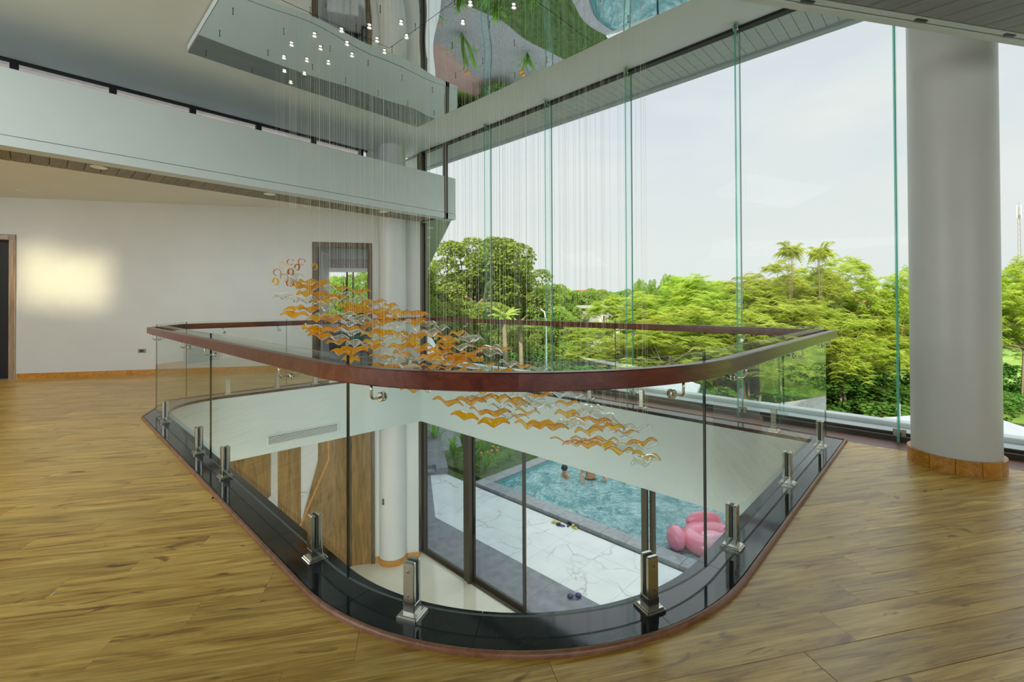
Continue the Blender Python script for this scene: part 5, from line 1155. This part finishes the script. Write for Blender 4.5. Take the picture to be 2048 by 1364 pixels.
# palm
def palm(px, D, ytop, w, label):
    x, y = at(px, D); h = EYE + (603 - ytop) * D / F_PX - ZL; e = empty('palm_tree', (x, y, ZL - .1), label=label, category='palm')
    MB().tube([(0, 0, 0), (.1, 0, h * .4), (.05, .05, h * .8)], [.16, .13, .10], 8).obj('trunk', M['bark'], e, smooth=True)
    fr = MB(); n = 8; V = []; R_ = w * D / F_PX * .5
    for i in range(n + 1):
        t = i / n; V += [(R_ * t, -.16 * R_ * math.sin(PI * min(t + .08, 1)), .5 * R_ * (t - 1.25 * t * t) - .1 * R_ * math.sin(PI * t)), (R_ * t, 0, .5 * R_ * (t - 1.25 * t * t)), (R_ * t, .16 * R_ * math.sin(PI * min(t + .08, 1)), .5 * R_ * (t - 1.25 * t * t) - .1 * R_ * math.sin(PI * t))]
    fr.add(V, [f for i in range(n) for f in ((3 * i, 3 * i + 3, 3 * i + 4, 3 * i + 1), (3 * i + 1, 3 * i + 4, 3 * i + 5, 3 * i + 2))]); me = fr.mesh('frond', M['leaf_mid'])
    at_ = me.attributes.new('tone', 'FLOAT', 'POINT'); at_.data.foreach_set('value', [.85] * len(V))
    for k in range(13): put('frond', me, e, loc=(.05, .05, h * .8), rot=(0, rng.uniform(-.9, .3), k * 2 * PI / 13))
palm(1008, 24, 585, 80, 'palm with pale arching fronds below the tallest tree')
palm(1040, 26, 615, 60, 'smaller palm with pale fronds, behind the first one')
# houses, lamp post, mast
def house(px, D, ytop, wpx, label, wallm, roofm, zb=ZL, gable=True, dep=5):
    x, y = at(px, D); h = EYE + (603 - ytop) * D / F_PX - zb; w = wpx * D / F_PX; e = empty('house', (x, y, zb), YAW - PI / 2 + .25, label=label, category='house'); hw = h * (.78 if gable else .94)
    MB().box(-w / 2, w / 2, 0, dep, 0, hw).obj('wall', wallm, e)
    if gable:
        MB().add([(-w / 2 - .3, -.4, hw), (w / 2 + .3, -.4, hw), (w / 2 + .3, dep + .3, hw), (-w / 2 - .3, dep + .3, hw), (-w * .2, dep / 2, h), (w * .2, dep / 2, h)], [(0, 1, 5, 4), (1, 2, 5), (2, 3, 4, 5), (3, 0, 4), (3, 2, 1, 0)]).obj('roof', roofm, e)
    else: MB().bbox(-w / 2 - .3, w / 2 + .3, -.4, dep + .3, hw, h, .03).obj('roof', roofm, e)
    for k in range(3):
        x0 = -w / 2 + w * (.14 + .29 * k); wd = MB().box(x0, x0 + w * .14, -.03, .02, hw * .62, hw * .86).obj('window', M['housewhite'], e); MB().box(x0 + .06, x0 + w * .14 - .06, -.04, -.031, hw * .62 + .06, hw * .86 - .06).obj('pane', M['glassdark'], wd)
house(1219, 46, 610, 44, 'small white flat-roofed house among the trees', M['housewhite'], M['housewhite'], gable=False)
house(1182, 130, 578, 44, 'far pale building with a reddish roof on the horizon', M['housewhite'], M['terracotta'], gable=False, dep=10)
house(1724, 60, 573, 34, 'cream gabled house behind the trees beside the last glass fin', M['housewall'], M['housewall'])
house(1762, 52, 582, 66, 'house with a terracotta roof partly behind the big column', M['housewhite'], M['terracotta'])
house(905, 60, 580, 30, 'pinkish house glimpsed under the tallest tree', M['housewall'], M['terracotta'])
x, y = at(1092, 22); lp = empty('lamp_post', (x, y, ZL - .1), YAW, label='slim white lamp post on the lawn in front of the trees', category='lamp post')
MB().tube([(0, 0, 0), (0, 0, 4.6), (0, .08, 5.0), (0, .30, 5.15)], [.05, .035, .03, .025], 8).obj('pole', M['upstand'], lp); MB().bbox(-.08, .08, .28, .62, 5.12, 5.20, .01).obj('lamp_head', M['alum'], lp)
x, y = at(2040, 60); ms_ = empty('mast', (x, y, ZL), label='tall lattice radio mast with aerials on top, far behind the big column', category='mast')
for sx, sy in ((-.2, -.2), (.2, -.2), (0, .2)): MB().tube([(sx, sy, 0), (sx * .5, sy * .5, 16.6)], .035, 5).obj('leg', M['mast'], ms_)
mb = MB()
for k in range(24):
    z = .6 + k * .68; f = 1 - .5 * z / 16.6; mb.tube([(-.2 * f, -.2 * f, z), (.2 * f, -.2 * f, z + .34), (0, .2 * f, z + .68)], .02, 4)
mb.obj('bracing', M['mast'], ms_, kind='stuff')
for k in range(3):
    a = k * 2.1; MB().bbox(.22 * math.cos(a) - .1, .22 * math.cos(a) + .1, .22 * math.sin(a) - .06, .22 * math.sin(a) + .06, 16.2, 17.9, .02).obj('aerial', M['upstand'], ms_)
MB().tube([(0, 0, 16.4), (0, 0, 18.4)], .03, 5).obj('tip', M['mast'], ms_)
# tell the trees apart by the bay of the glass wall they show in and by their depth
BAY = [(0, 770, 'in the side room window'), (770, 890, 'beside the black corner post'), (890, 975, 'before the first glass fin from the corner post'), (975, 1098, 'between first and second glass fins'), (1098, 1256, 'between second and third glass fins'), (1256, 1475, 'between third and fourth glass fins'), (1475, 1795, 'between fourth and fifth glass fins'), (1795, 1985, 'behind the big round column'), (1985, 9999, 'on the outer side of the big column')]
ORD = ['nearest', 'second nearest', 'third nearest', 'fourth nearest', 'fifth nearest', 'sixth nearest', 'seventh nearest', 'eighth nearest', 'ninth nearest', 'tenth nearest', 'eleventh nearest', 'twelfth nearest']
SHORT = {gl: 'bright feathery tree', gm: 'rounded mid-green tree', gf: 'hazy horizon tree', gb: 'dark undergrowth bush'}
for g_ in SHORT:
    for a0, a1, where in BAY:
        rows = sorted([r for r in REG if r[0] == g_ and a0 <= r[1] < a1], key=lambda r: r[2])
        for k, r in enumerate(rows): r[3]['label'] = SHORT[g_] + ' ' + where + (', ' + ORD[k] if len(rows) > 1 else '')
print('objects', len(bpy.data.objects))
